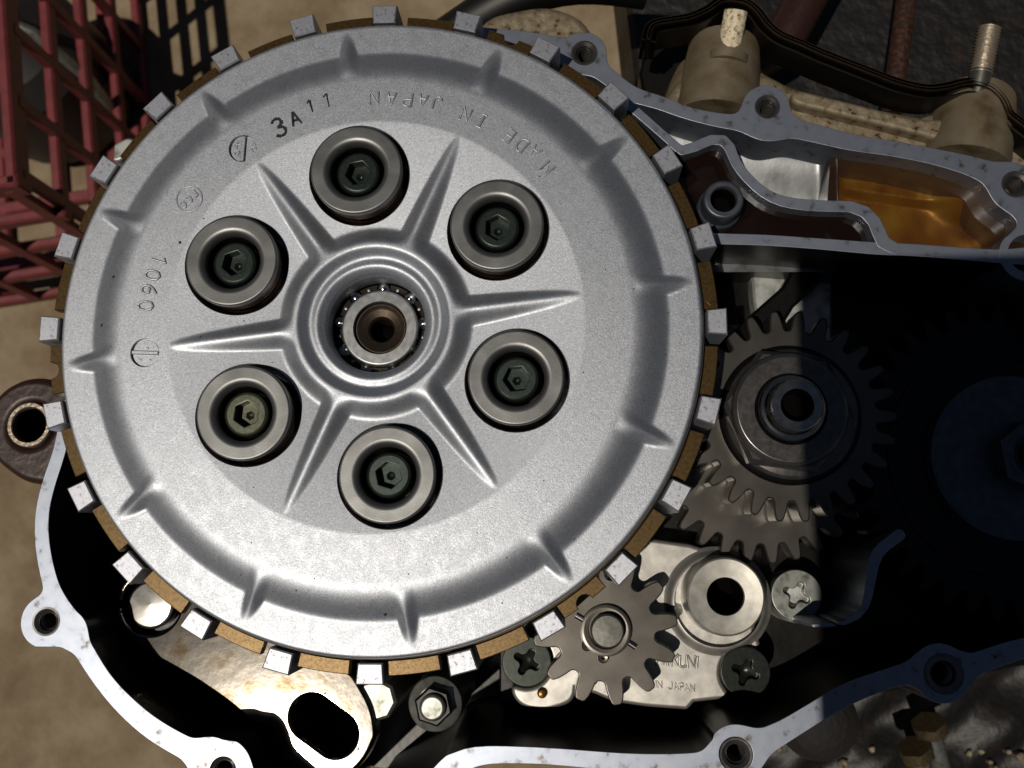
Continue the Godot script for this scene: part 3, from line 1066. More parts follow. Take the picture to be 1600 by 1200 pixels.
	prism(g, pts([25.79, 91.88, 25.72, 59.23, 64.79, -10.63, 77.00, -68.81, 102.23, -64.37, 137.51, -55.97, 171.84, -45.89, 180.24, -23.70, 168.14, 75.11, 138.65, 80.09, 110.48, 88.29, 87.39, 91.67]), -70, -46, 0.5)
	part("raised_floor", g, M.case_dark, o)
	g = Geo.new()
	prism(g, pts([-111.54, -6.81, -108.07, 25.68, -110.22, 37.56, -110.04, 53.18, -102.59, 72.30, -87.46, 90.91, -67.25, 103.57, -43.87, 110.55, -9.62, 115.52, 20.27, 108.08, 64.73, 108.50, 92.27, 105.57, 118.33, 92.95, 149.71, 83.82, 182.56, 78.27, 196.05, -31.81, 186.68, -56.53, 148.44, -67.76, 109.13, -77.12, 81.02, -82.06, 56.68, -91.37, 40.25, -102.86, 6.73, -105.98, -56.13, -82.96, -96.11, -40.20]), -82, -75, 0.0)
	part("case_floor", g, M.cavity_shade, o)  # darkness of the deep cavity is put into this colour
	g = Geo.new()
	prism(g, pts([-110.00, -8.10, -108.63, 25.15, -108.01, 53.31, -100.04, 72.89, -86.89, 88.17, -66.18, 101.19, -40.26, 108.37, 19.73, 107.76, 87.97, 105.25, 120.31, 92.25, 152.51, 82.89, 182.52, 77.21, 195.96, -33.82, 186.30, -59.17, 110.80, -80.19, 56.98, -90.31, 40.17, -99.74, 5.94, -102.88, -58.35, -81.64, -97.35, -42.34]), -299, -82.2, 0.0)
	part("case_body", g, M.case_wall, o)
	# sunlit patch of case floor, painted as a pale slab near the drive gear
	g = Geo.new()
	prism(g, pts([94.44, -25.71, 116.40, -25.03, 115.16, -1.68, 104.71, 5.18, 95.99, -4.50, 95.02, -14.24]), -46, -40, 0.6)
	part("lit_floor_patch", g, M.case_light, o)
	g = Geo.new()
	prism(g, pts([94.71, -4.10, 92.57, -8.95, 101.24, -16.48, 104.49, -21.67, 114.53, -22.06, 111.64, -17.73, 103.98, -10.89, 99.52, -4.05]), -42, -34, 0.8)
	part("dark_lever", g, M.steel_dark, o)
	s = Shape.new(Vector2(-80, -80), Vector2(-40, -30), 0.5)
	s.chain([-79.43, -56.00, 2.52, -73.53, -57.00, 2.02, -57.24, -38.65, 1.68])
	g = Geo.new()
	s.raise(g, -46, -30, 0.8, 0.8)
	part("case_lug", g, M.case_light, o)
	# silver recess, ridge and oil-filled pocket
	for half in 2:
		g = Geo.new()
		patch(g, pts([64.24, -65.31])[0].lerp(pts([161.72, -39.93])[0], 0.52 * half), pts([64.24, -65.31])[0].lerp(pts([161.72, -39.93])[0], 0.52 + 0.48 * half),
				pts([69.83, -19.52])[0].lerp(pts([163.05, -18.19])[0], 0.52 + 0.48 * half), pts([69.83, -19.52])[0].lerp(pts([163.05, -18.19])[0], 0.52 * half), 80, 60, func(v: float, w: float) -> float:
			var u := 0.52 * half + v * (0.52 if half == 0 else 0.48)
			var ridge := exp(-pow((u - 0.49) / 0.016, 2.0)) * 6.0
			var right := ramp(0.48, 0.54, u)
			var dip := -24.0 - 5.0 * ramp(0.15, 0.55, w) * (1.0 - right)
			var knob := 13.0 * exp(-pow((u - 0.86) / 0.06, 2.0) - pow((w - 0.27) / 0.13, 2.0))
			var shelf := 2.5 * ramp(0.86, 0.74, u) * (1.0 - ramp(0.30, 0.36, w)) * right
			return minf(-17.0, dip - right * 8.0 + ridge * (1.0 - ramp(0.55, 0.8, w)) + knob + shelf) - 16.0 * (1.0 - ramp(0.0, 0.09, w)))
		part("chamber_floor", g, M.chamber if half == 0 else M.stained_floor, o)
	# stray rib in the shaded half
	s = Shape.new(Vector2(80, 25), Vector2(135, 90), 0.5)
	s.chain([121.97, 48.26, 1.44, 116.68, 52.42, 1.44, 114.89, 57.73, 1.28, 113.01, 64.76, 0.96, 108.85, 68.26, 0.64, 100.73, 69.17, 0.64])
	g = Geo.new()
	s.raise(g, -48, -18, 0.4, 0.8)
	part("floor_rib", g, M.gasket_face, o)
	# dirty cylinder deck outside the upper rim, with two stud bosses
	s = Shape.new(Vector2(40, -110), Vector2(190, -20), 0.8)
	s.area(pts([70.59, -57.94, 70.79, -65.98, 74.29, -71.30, 81.11, -74.74, 94.49, -74.39, 104.21, -68.39, 120.43, -63.36, 136.52, -59.44, 143.16, -61.58, 156.10, -61.27, 162.17, -56.75, 177.49, -49.48, 177.90, -20.72, 160.58, -37.82, 129.33, -48.76]), 1.0)
	g = Geo.new()
	s.raise(g, -70, -24, 3.2, 2.0)
	part("cylinder_deck", g, M.crusty, o)
	for e in [[V(87.25, -27.00, -81.70), V(83.76, -25.00, -58.99), 8.6], [V(152.06, -27.00, -65.48), V(146.41, -25.00, -45.01), 8.8]]:
		g = Geo.new()
		tube(g, PackedVector3Array([e[0], e[0].lerp(e[1], 0.04), e[0].lerp(e[1], 0.3), e[1]]), e[2], 28, e[2] * 1.25)
		part("stud_boss", g, M.crusty_smooth, o)
	g = Geo.new()
	for e in [[V(87.26, -36.00, -77.52), V(84.29, -34.00, -61.27), 12.5]]:
		tube(g, PackedVector3Array([e[0], e[0].lerp(e[1], 0.05), e[0].lerp(e[1], 0.4), e[1]]), e[2] * 0.85, 28, e[2] * 1.2)
	part("boss_shoulder", g, M.crusty_smooth, o)
	g = Geo.new()
	s = Shape.new(Vector2(100, -90), Vector2(180, -40), 0.8)
	s.chain([104.61, -63.20, 2.09, 118.94, -59.01, 2.09, 133.11, -54.88, 2.09, 139.40, -53.71, 2.90])
	s.raise(g, -40, -20.5, 1.2, 1.0)
	part("deck_ledge", g, M.crusty, o)
	# tan casting above the clutch
	s = Shape.new(Vector2(20, -120), Vector2(90, -60), 0.8)
	s.chain([24.64, -89.63, 3.70, 38.79, -90.37, 5.05, 47.57, -88.22, 3.36], 4.0)
	g = Geo.new()
	s.raise(g, -70, -30, 3.0, 2.0)
	part("outer_lump", g, M.crusty, o)


func oil_and_dowel() -> void:
	var o := thing("oil_pool", "dark amber engine oil lying in the long chamber at the upper right", "oil")
	var g := Geo.new()
	prism(g, pts([111.42, -49.88, 127.31, -47.33, 142.79, -43.46, 154.81, -37.52, 158.12, -30.82, 156.41, -19.70, 138.02, -20.63, 122.91, -22.18, 121.87, -28.13, 119.70, -31.16, 115.40, -32.74, 109.42, -33.01]), -30, -18.5, 0.0)
	part("oil_surface", g, M.oil_deep, o)
	o = thing("oil_pool", "almost black oil in the narrow slot beside the black collar", "oil")
	g = Geo.new()
	prism(g, pts([74.28, -47.08, 84.80, -50.61, 87.59, -44.09, 93.92, -36.07, 103.52, -32.73, 116.30, -32.00, 121.05, -28.13, 121.60, -21.90, 94.03, -23.64, 75.21, -24.59]), -27, -16.5, 0.0)
	part("oil_surface", g, M.oil_dark, o)
	var spot: Vector3 = V(81.92, -7.50, -31.30)
	var at := V(spot.x, -24, spot.z)
	o = thing("dowel_collar", "short black steel collar standing in oil right of the clutch", "collar", at)
	g = Geo.new()
	lathe(g, pts([3.0, 15.0, 3.0, 16.0, 3.3, 16.5, 4.35, 16.5, 4.7, 16.2, 4.85, 15.6, 4.9, 11.0, 5.3, 10.7, 5.5, 10.1, 5.5, 0]), 56, Vector3.ZERO, 50.0)
	part("collar_body", g, M.blued, o)
	g = Geo.new()
	lathe(g, pts([0.1, 9, 3.02, 9, 3.02, 15.0]), 24)
	part("bore_shade", g, M.hole, o)  # dark plug and liner, shade of the bore painted in


func hex_poly(r: float, turn := 0.0, n := 6) -> PackedVector2Array:
	var p := PackedVector2Array()
	for k in n:
		p.append(Vector2.from_angle(TAU * k / n + turn) * r)
	return p


func gear_poly(teeth: int, root: float, tip: float, fat := 0.5, phase := 0.0) -> PackedVector2Array:
	var p := PackedVector2Array()
	var st := TAU / teeth
	for k in teeth:
		var a := phase + k * st
		for e in [[-0.5, 0.0], [-0.40, 0.02], [-0.33, 0.12], [-0.27, 0.4], [-0.21, 0.7], [-0.14, 0.93], [-0.08, 1.0], [0.08, 1.0], [0.14, 0.93], [0.21, 0.7], [0.27, 0.4], [0.33, 0.12], [0.40, 0.02]]:
			p.append(Vector2.from_angle(a + e[0] * st * (0.75 + fat * 0.5 if absf(e[0]) < 0.3 else 1.0)) * lerpf(root, tip, e[1]))
	return p


func moved(p: PackedVector2Array, c: Vector3) -> PackedVector2Array:
	var o := PackedVector2Array()
	for q in p:
		o.append(q + Vector2(c.x, c.z))
	return o


func gears() -> void:
	# primary drive gear and its nut
	var c: Vector3 = V(98.21, -20.00, 19.33)
	var o := thing("drive_gear", "grey steel drive gear on the crankshaft right of the clutch, half in shade", "gear", V(c.x, -46, c.z))
	var g := Geo.new()
	prism(g, gear_poly(26, 20.94, 25.94, 0.55, 0.02), 17.5, 26, 0.35, 30.0)
	part("toothed_ring", g, M.gear, o)
	g = Geo.new()
	lathe(g, pts([9, 27.6, 15.6, 27.6, 16.6, 26.9, 17.2, 26.05]), 64, Vector3.ZERO, 50.0)
	part("hub_step", g, M.steel_dark, o)
	g = Geo.new()
	lathe(g, pts([8, 29.6, 13.0, 29.4, 15.2, 28.7, 15.9, 28.1, 15.9, 27.6]), 64, Vector3.ZERO, 50.0)
	part("dished_washer", g, M.steel, o)
	var c2: Vector3 = V(93.29, -30.00, 25.73)
	o = thing("oil_drive_gear", "thin steel gear lying under the drive gear and above the bright collar", "gear", V(c2.x, -46, c2.z))
	g = Geo.new()
	prism(g, gear_poly(30, 24.89, 29.60, 0.5, 0.05), 10, 16, 0.3, 30.0)
	part("toothed_ring", g, M.gear, o)
	var c3: Vector3 = V(96.28, -12.00, 19.10)
	o = thing("hex_nut", "large chamfered steel hex nut locking the drive gear to its shaft", "nut", V(c3.x, -16.6, c3.z))
	g = Geo.new()
	prism(g, hex_poly(15.70, deg_to_rad(8)), 0, 4.2, 1.0)
	lathe(g, pts([8.4, 5.6, 8.5, 5.9, 12.44, 5.9, 13.37, 5.2, 13.68, 4.15]), 64, Vector3.ZERO, 60.0)
	part("nut_body", g, M.steel, o)
	g = Geo.new()
	lathe(g, pts([7.6, 4.6, 7.7, 5.0, 8.45, 5.6]), 64, Vector3.ZERO, 50.0)
	part("nut_recess", g, M.steel_dark, o)
	var c4: Vector3 = V(96.32, -5.00, 18.98)
	o = thing("crankshaft_end", "hollow crankshaft end with a ground step, inside the large nut", "shaft", V(c4.x, -16.6, c4.z))
	g = Geo.new()
	lathe(g, pts([3.4, 10.0, 3.4, 11.0, 3.8, 11.6, 5.7, 11.6, 6.0, 11.3, 6.05, 8.6, 6.6, 7.8, 7.3, 7.4, 7.75, 7.0, 7.85, 6.4, 7.85, 0]), 64, Vector3.ZERO, 40.0)
	part("shaft_end", g, M.steel_bright, o)
	g = Geo.new()
	lathe(g, pts([0.05, 5.0, 3.42, 5.0, 3.42, 10.0]), 24)
	part("bore_shade", g, M.hole, o)  # dark plug painted as the shade down the hollow shaft
	# big gear deep in the shade at the right edge
	var c5: Vector3 = V(150.62, -22.00, 29.98)
	o = thing("balancer_gear", "big dark gear with a round hub disc in deep shade at the right edge", "gear", V(c5.x, -46, c5.z))
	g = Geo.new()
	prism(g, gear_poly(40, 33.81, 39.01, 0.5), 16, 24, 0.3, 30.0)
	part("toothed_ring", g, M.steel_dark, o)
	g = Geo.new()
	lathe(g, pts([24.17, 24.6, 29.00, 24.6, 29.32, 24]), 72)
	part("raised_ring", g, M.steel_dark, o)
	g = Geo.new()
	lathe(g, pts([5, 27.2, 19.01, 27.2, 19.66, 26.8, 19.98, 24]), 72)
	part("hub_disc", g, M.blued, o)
	o = thing("hex_nut", "dark hex nut on the hub disc of the big shaded gear", "nut", V(c5.x + 2.0, -18.7, c5.z))
	g = Geo.new()
	prism(g, hex_poly(8.55, 0.4), 0, 6, 0.8)
	lathe(g, pts([5, 6.1, 5.6, 6.3, 6.3, 6.3, 6.9, 6.05]), 40)
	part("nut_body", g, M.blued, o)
	g = Geo.new()
	lathe(g, pts([0.05, 8.2, 3.6, 8.2, 4.4, 7.6, 4.4, 5.5]), 40)
	part("stud_end", g, M.steel_dark, o)


func cross_screw(called: String, label: String, c: Vector3, r: float, m: Material, turn: float) -> void:
	var o := thing(called, label, "screw", c, "cross-head screws of the oil pump")
	var s := Shape.new(Vector2(-r - 1, -r - 1), Vector2(r + 1, r + 1), r / 26.0)
	s.bar(Vector2.ZERO, Vector2(0.01, 0), r, r, 0.1)
	var a := Vector2.from_angle(turn) * r * 0.42
	var b := Vector2(-a.y, a.x)
	var t := Shape.new(s.lo, Vector2(r + 1, r + 1), s.cell)
	t.bar(-a, a, r * 0.13, r * 0.13, 0.6)
	t.bar(-b, b, r * 0.13, r * 0.13, r * 0.22)
	for i in s.d.size():
		s.d[i] = maxf(s.d[i], -t.d[i])
	var g := Geo.new()
	s.raise(g, -3.0, 0.0, 0.28, 0.0)
	part("screw_head", g, m, o)
	g = Geo.new()
	lathe(g, pts([0.02, -2.6, r * 0.16, -2.3, r * 0.5, -1.3, r * 0.55, -1.3]), 20)
	part("recess_floor", g, m, o)


func oil_pump() -> void:
	var y := -33.0
	var o := thing("oil_pump", "pale cast oil pump body with raised maker lettering, below the drive gear", "oil pump", V(0, y, 0))
	var s := Shape.new(Vector2(25, 35), Vector2(120, 115), 0.45)
	s.area(pts([39.56, 58.60, 64.01, 48.97, 75.27, 50.56, 87.92, 55.32, 92.37, 63.19, 90.44, 71.76, 91.86, 75.62, 93.17, 81.74, 90.60, 87.09, 83.54, 88.21, 74.90, 89.19, 73.27, 91.03, 63.09, 90.36, 55.22, 89.36, 50.50, 87.42, 42.58, 85.18, 39.40, 83.98, 37.85, 74.37]), 2.0)
	s.chain([33.50, 79.84, 6.81, 37.82, 80.59, 6.81], 3.0)
	s.chain([37.31, 87.22, 3.75, 34.60, 86.01, 4.09, 42.57, 86.72, 2.72], 3.0)
	s.chain([87.68, 82.09, 6.47, 85.39, 80.27, 6.81], 3.0)
	s.hole(pts([33.50, 79.84])[0], 6.13)
	s.hole(pts([87.68, 82.09])[0], 6.13)
	s.hole(pts([82.82, 64.16])[0], 5.79)
	var g := Geo.new()
	s.raise(g, -13, 0, 1.2, 0.5)
	part("pump_body", g, M.pump, o)
	g = Geo.new()
	var b: Vector3 = V(81.21, -33.00, 64.79)
	lathe(g, pts([10.90, 2.2, 11.58, 2.0, 12.60, 0.4, 13.62, -0.3]), 64, V(b.x, 0, b.z), 60.0)
	part("boss_fillet", g, M.pump, o)
	for e in [["M", V(66.67, -33.00, 78.85)], ["I", V(68.57, -33.00, 79.00)], ["K", V(70.31, -33.00, 79.14)], ["U", V(72.36, -33.00, 79.28)], ["N", V(74.40, -33.00, 79.42)], ["I", V(75.82, -33.00, 79.56)]]:
		var c: Vector3 = e[1]
		letter("i" if e[0] == "I" else e[0], V(c.x, 0, c.z), Vector2(-0.06, -1), 2.8, 0.33, M.pump, o, "letter", false, 0.15)
	for e in [["I", V(65.58, -33.00, 84.85)], ["N", V(66.52, -33.00, 84.92)], ["J", V(69.04, -33.00, 85.13)], ["A", V(70.45, -33.00, 85.27)], ["P", V(71.87, -33.00, 85.41)], ["A", V(73.12, -33.00, 85.56)], ["N", V(74.53, -33.00, 85.70)]]:
		var c: Vector3 = e[1]
		letter("i" if e[0] == "I" else e[0], V(c.x, 0, c.z), Vector2(-0.06, -1), 1.7, 0.2, M.pump, o)
	# bright collar
	var q: Vector3 = V(82.09, -25.00, 63.00)
	o = thing("pump_collar", "bright turned collar with a wide bore standing on the oil pump", "collar", V(q.x, y, q.z))
	g = Geo.new()
	lathe(g, pts([4.45, 6.9, 4.45, 7.6, 4.61, 7.9, 6.91, 8.1, 8.89, 8.3, 9.30, 8.0, 9.47, 7.4, 9.88, 0]), 72, Vector3.ZERO, 30.0)
	part("collar_ring", g, M.turned, o)
	g = Geo.new()
	lathe(g, pts([0.05, -8, 4.49, -8, 4.49, 6.9]), 30)
	part("bore_shade", g, M.hole, o)  # bore wall and bottom coloured dark in place of shade
	cross_screw("cross_screw", "black cross-head screw on the left ear of the oil pump, under the clutch rim", V(33.56, -31.00, 79.42), 6.08, M.screw_dark, 0.5)
	cross_screw("cross_screw", "black cross-head screw on the lower right ear of the oil pump", V(87.31, -31.00, 81.50), 6.08, M.screw_dark, 0.35)
	cross_screw("cross_screw", "pale zinc cross-head screw right of the bright collar, cut by the shadow edge", V(101.32, -34.00, 63.23), 6.33, M.screw_zinc, 0.45)
	var sc: Vector3 = V(101.71, -37.00, 63.90)
	o = thing("screw_boss", "round dark boss carrying the pale zinc screw", "boss", V(sc.x, -46, sc.z))
	g = Geo.new()
	lathe(g, pts([0.1, 10.2, 5.9, 10.2, 6.4, 9.6, 6.6, 0]), 40)
	part("boss_body", g, M.case_light, o)
	q = V(37.31, -32.60, 87.15)
	o = thing("dowel_pin", "tiny brass pin in the lower left ear of the oil pump", "pin", q)
	g = Geo.new()
	lathe(g, pts([0, 1.0, 0.9, 0.8, 1.25, 0.2, 1.3, -2]), 20, Vector3.ZERO, 60.0)
	part("pin_head", g, M.brass, o)
	# pump gear
	var c: Vector3 = V(52.90, -25.00, 71.14)
	o = thing("pump_gear", "small grey twelve-tooth gear on the oil pump below the clutch rim", "gear", V(c.x, -30, c.z))
	s = Shape.new(Vector2(-18.5, -18.5), Vector2(18.5, 18.5), 0.22)
	var poly := gear_poly(12, 12.02, 17.62, 0.55, deg_to_rad(-8.5))
	s.area(poly, 0.4)
	g = Geo.new()
	s.raise(g, 0, 5.2, 0.35, 0.0)
	part("toothed_disc", g, M.gear, o)
	g = Geo.new()
	lathe(g, pts([4.45, 6.0, 4.45, 6.6, 5.43, 6.7, 6.09, 6.5, 6.26, 5.2]), 48, V(0.1, 0, -0.1))
	part("circlip", g, M.gear, o)
	for e in [[-4.6, 3.5], [-0.7, 6.3]]:
		g = Geo.new()
		lathe(g, pts([0.45, 5.3, 0.45, 6.4, 1.0, 6.5, 1.3, 6.2, 1.35, 5.2]), 20, V(e[0], 0, e[1]))
		part("clip_ear", g, M.gear, o)
	g = Geo.new()
	tube(g, PackedVector3Array([V(4.6, 5.4, 2.2), V(7.2, 5.4, 3.9)]), 0.75, 12)
	tube(g, PackedVector3Array([V(-4.4, 5.4, -2.0), V(-7.2, 5.4, -3.6)]), 0.75, 12)
	part("drive_pin", g, M.steel_bright, o)
	o = thing("pump_shaft", "knurled round shaft end in the middle of the small pump gear", "shaft", V(c.x + 0.25, -29, c.z - 0.2))
	g = Geo.new()
	lathe(g, pts([0, 8.3, 3.6, 8.2, 4.0, 7.9, 4.05, 0]), 48, Vector3.ZERO, 30.0)
	part("shaft_end", g, M.stud_steel, o)


func lower_left() -> void:
	# bent steel bracket behind the clutch
	var o := thing("steel_bracket", "shiny heat-tinted steel bracket with an oval slot at the lower left", "bracket", V(0, -30, 0))
	var s := Shape.new(Vector2(-75, 60), Vector2(10, 130), 0.3)
	s.chain([-60.74, 65.42, 9.42, -49.61, 71.75, 8.60, -33.05, 80.87, 9.26, -20.75, 89.85, 10.25, -15.34, 95.77, 10.91], 4.0)
	s.area(pts([-33.35, 73.98, -9.88, 82.98, -4.81, 96.41, -10.15, 101.64, -26.15, 93.64, -44.16, 83.23]), 4.0)
	s.slot(pts([-19.24, 92.38])[0], pts([-13.12, 96.49])[0], 5.13)
	s.hole(pts([-31.78, 99.06])[0], 4.30)
	var c: Vector3 = V(-61.05, -26.00, 65.58)
	s.hole(Vector2(c.x, c.z), 7.44)
	var g := Geo.new()
	s.raise(g, -2.0, 2.5, 0.9, 0.2)
	part("bracket_plate", g, M.bracket, o)
	s = Shape.new(Vector2(-45, 75), Vector2(10, 130), 0.25)
	s.chain([-19.24, 92.38, 6.94, -13.12, 96.49, 6.94])
	s.slot(pts([-19.24, 92.38])[0], pts([-13.12, 96.49])[0], 5.13)
	g = Geo.new()
	s.raise(g, 0.0, 3.2, 0.9, 0.2)
	part("slot_lip", g, M.bracket, o)
	o = thing("pivot_pin", "bright round pin head in the upper end of the steel bracket", "pin", V(c.x, -32, c.z))
	g = Geo.new()
	lathe(g, pts([0, 5.2, 5.4, 5.0, 6.0, 4.7, 6.15, 4.2, 6.15, 0]), 48, Vector3.ZERO, 30.0)
	part("pin_head", g, M.steel_bright, o)
	g = Geo.new()
	lathe(g, pts([6.15, 1.0, 6.9, 1.0, 6.95, -43]), 48)
	part("pin_seat", g, M.steel_dark, o)
	# flanged nut and the bolt beside it
	var q: Vector3 = V(10.49, -30.00, 90.14)
	o = thing("flange_nut", "oily flange nut on a stud below the clutch rim", "nut", V(q.x, -40, q.z))
	g = Geo.new()
	lathe(g, pts([0, 7.5, 4.4, 7.5, 6.6, 6.3, 6.9, 5.6, 6.9, -35]), 48, Vector3.ZERO, 30.0)
	part("nut_flange", g, M.screw_zinc, o)
	g = Geo.new()
	prism(g, hex_poly(4.9, 0.3), 7.4, 10.4, 0.5)
	part("nut_hex", g, M.steel_dark, o)
	g = Geo.new()
	lathe(g, pts([0, 12.2, 2.6, 12.2, 3.1, 11.8, 3.3, 11.2, 3.35, 9]), 32)
	part("stud_end", g, M.screw_zinc, o)
	q = V(-3.74, -26.00, 88.65)
	o = thing("hex_bolt", "oily hex bolt head half hidden under the clutch rim, left of the flange nut", "bolt", V(q.x, -42, q.z))
	g = Geo.new()
	prism(g, hex_poly(5.2, 0.1, 8), -33, 13.0, 0.7)
	part("bolt_head", g, M.screw_zinc, o)
	# engine mounting lug with its bushing
	q = V(-102.33, -38.00, 18.68)
	o = thing("mounting_lug", "brown painted mounting lug with a pale bush, left of the clutch", "mounting lug", V(q.x, -60, q.z))
	s = Shape.new(Vector2(-16, -16), Vector2(40, 24), 0.5)
	s.bar(Vector2.ZERO, Vector2(4, 2), 13.2, 13.5, 3.0)
	s.bar(Vector2(4, 2), Vector2(24, 4), 12.5, 12.0, 4.0)
	s.hole(Vector2.ZERO, 6.0)
	g = Geo.new()
	s.raise(g, -60, 22, 2.2, 0.5)
	part("lug_eye", g, M.brown_paint, o)
	g = Geo.new()
	lathe(g, pts([4.7, 20.5, 4.7, 22.2, 5.0, 22.7, 5.9, 22.7, 6.2, 22.2, 6.25, 10]), 40)
	part("bush", g, M.bush, o)
	g = Geo.new()
	lathe(g, pts([0.05, 3, 4.75, 3, 4.75, 20.5]), 24)
	part("bush_shade", g, M.hole, o)  # dark disc added across the open bush, painted as deep shade


func outside_top() -> void:
	# studs
	var o := thing("cylinder_stud", "white corroded cylinder stud standing out of the dirty boss at the top", "stud")
	var g := Geo.new()
	tube(g, PackedVector3Array([V(86.41, -20.00, -73.91), V(87.40, -18.00, -79.37), V(88.37, -16.00, -84.78)]), 3.0, 20)
	part("stud_shank", g, M.stud_white, o)
	g = Geo.new()
	tube(g, PackedVector3Array([V(86.00, -20.00, -71.78), V(86.42, -20.00, -74.26)]), 5.6, 24)
	part("stud_seat", g, M.crusty_smooth, o)
	o = thing("cylinder_stud", "rusty threaded cylinder stud near the upper right corner", "stud")
	g = Geo.new()
	var a: Vector3 = V(148.10, -20.00, -59.54)
	var b: Vector3 = V(151.63, -16.00, -78.72)
	tube(g, PackedVector3Array([a, a.lerp(b, 0.45)]), 2.7, 18)
	part("stud_shank", g, M.stud_steel, o)
	g = Geo.new()
	var m := 15
	for k in m:
		var p := a.lerp(b, lerpf(0.40, 1.0, float(k) / m))
		var q := a.lerp(b, lerpf(0.40, 1.0, (k + 0.5) / m))
		var e := a.lerp(b, lerpf(0.40, 1.0, (k + 1.0) / m))
		tube(g, PackedVector3Array([p, q]), 2.2, 16, 2.9)
		tube(g, PackedVector3Array([q, e]), 2.9, 16, 2.2)
	part("stud_thread", g, M.bush, o)
	# cylinder base gasket seen edge-on
	o = thing("base_gasket", "dark layered metal gasket seen edge-on, threaded over both studs", "gasket", V(0, -34, 0))
	var line := pts([66.59, -77.58, 67.66, -81.10, 71.94, -82.05, 77.21, -82.96, 81.85, -84.97, 85.53, -87.36, 90.08, -86.87, 92.93, -84.64, 95.53, -80.66, 98.95, -77.39, 104.15, -74.79, 109.31, -72.03, 119.75, -67.24, 127.93, -63.58, 135.23, -61.69, 140.45, -62.07, 145.55, -63.14, 149.85, -62.01, 152.59, -59.05, 154.28, -54.94, 157.88, -51.48, 165.00, -44.64])
	var fine := Curve2D.new()
	for i in line.size():
		var tang := (line[mini(i + 1, line.size() - 1)] - line[maxi(i - 1, 0)]) * 0.16
		fine.add_point(line[i], -tang, tang)
	var dense := fine.tessellate(4, 2.0)
	for layer in 2:
		g = Geo.new()
		var outline := PackedVector2Array()
		var far := PackedVector2Array()
		for i in dense.size():
			var t := (dense[mini(i + 1, dense.size() - 1)] - dense[maxi(i - 1, 0)]).normalized()
			var nrm := Vector2(t.y, -t.x)
			outline.append(dense[i] + nrm * (0.25 + 1.25 * layer))
			far.append(dense[i] + nrm * (1.35 + 1.25 * layer))
		far.reverse()
		outline.append_array(far)
		prism(g, outline, 7.0, 18.0 - 0.8 * layer, 0.3, 40.0, true)
		part("gasket_layer", g, M.gasket_edge if layer == 0 else M.gasket_dark, o)
	g = Geo.new()
	var inner := PackedVector2Array()
	var back := PackedVector2Array()
	for i in dense.size():
		var t := (dense[mini(i + 1, dense.size() - 1)] - dense[maxi(i - 1, 0)]).normalized()
		var nrm := Vector2(t.y, -t.x)
		inner.append(dense[i] - nrm * 1.4)
		back.append(dense[i] + nrm * 0.15)
	back.reverse()
	inner.append_array(back)
	prism(g, inner, 8.0, 17.2, 0.3, 40.0, true)
	part("gasket_layer", g, M.gasket_dark, o)
	# bits of the machine beyond
	o = thing("skid_plate", "dark muddy engine guard plate beyond the studs at the top right", "guard plate", V(0, -110, 0))
	g = Geo.new()
	var k0 := pts([63.80, -180.31, 275.39, -182.56, 261.15, -57.87, 158.44, -87.16, 71.21, -93.79])
	prism(g, k0, -30, 10, 2.0)
	part("guard_sheet", g, M.muck, o)
	o = thing("frame_tube", "rusty frame tube crossing behind the gasket near the top right", "frame tube")
	g = Geo.new()
	tube(g, PackedVector3Array([V(155.57, -70.00, -132.18), V(145.92, -70.00, -80.40)]), 3.2, 16)
	part("tube_wall", g, M.rust, o)
	o = thing("frame_tube", "dark brown frame tube slanting below the gasket at the top", "frame tube")
	g = Geo.new()
	tube(g, PackedVector3Array([V(130.22, -75.00, -136.30), V(114.50, -75.00, -107.54), V(77.39, -78.00, -85.72)]), 7.0, 18)
	part("tube_wall", g, M.brown_paint, o)
	o = thing("rubber_hose", "black rubber hose crossing above the clutch at the top edge", "hose")
	g = Geo.new()
	var hose := PackedVector3Array()
	for i in 13:
		var t := i / 12.0
		hose.append((V(8.51, -60.00, -104.27)).lerp(V(69.24, -50.00, -113.45), t) + V(0, 6.0 * sin(PI * t), -5.0 * sin(PI * t)))
	tube(g, hose, 6.5, 18)
	part("hose_wall", g, M.rubber, o)
	o = thing("engine_bracket", "black steel bracket plate left of the white stud", "bracket", V(0, -50, 0))
	g = Geo.new()
	prism(g, pts([67.81, -91.39, 76.94, -94.08, 87.67, -90.84, 85.30, -73.49, 67.36, -71.04, 65.79, -81.69]), -20, 8, 0.8)
	part("bracket_plate", g, M.gasket_dark, o)


func crate_bar(parent: Node3D, c: Vector3, size: Vector3) -> void:
	var g := Geo.new()
	box(g, c, size, 1.0)
	part("bar", g, M.crate_red, parent)


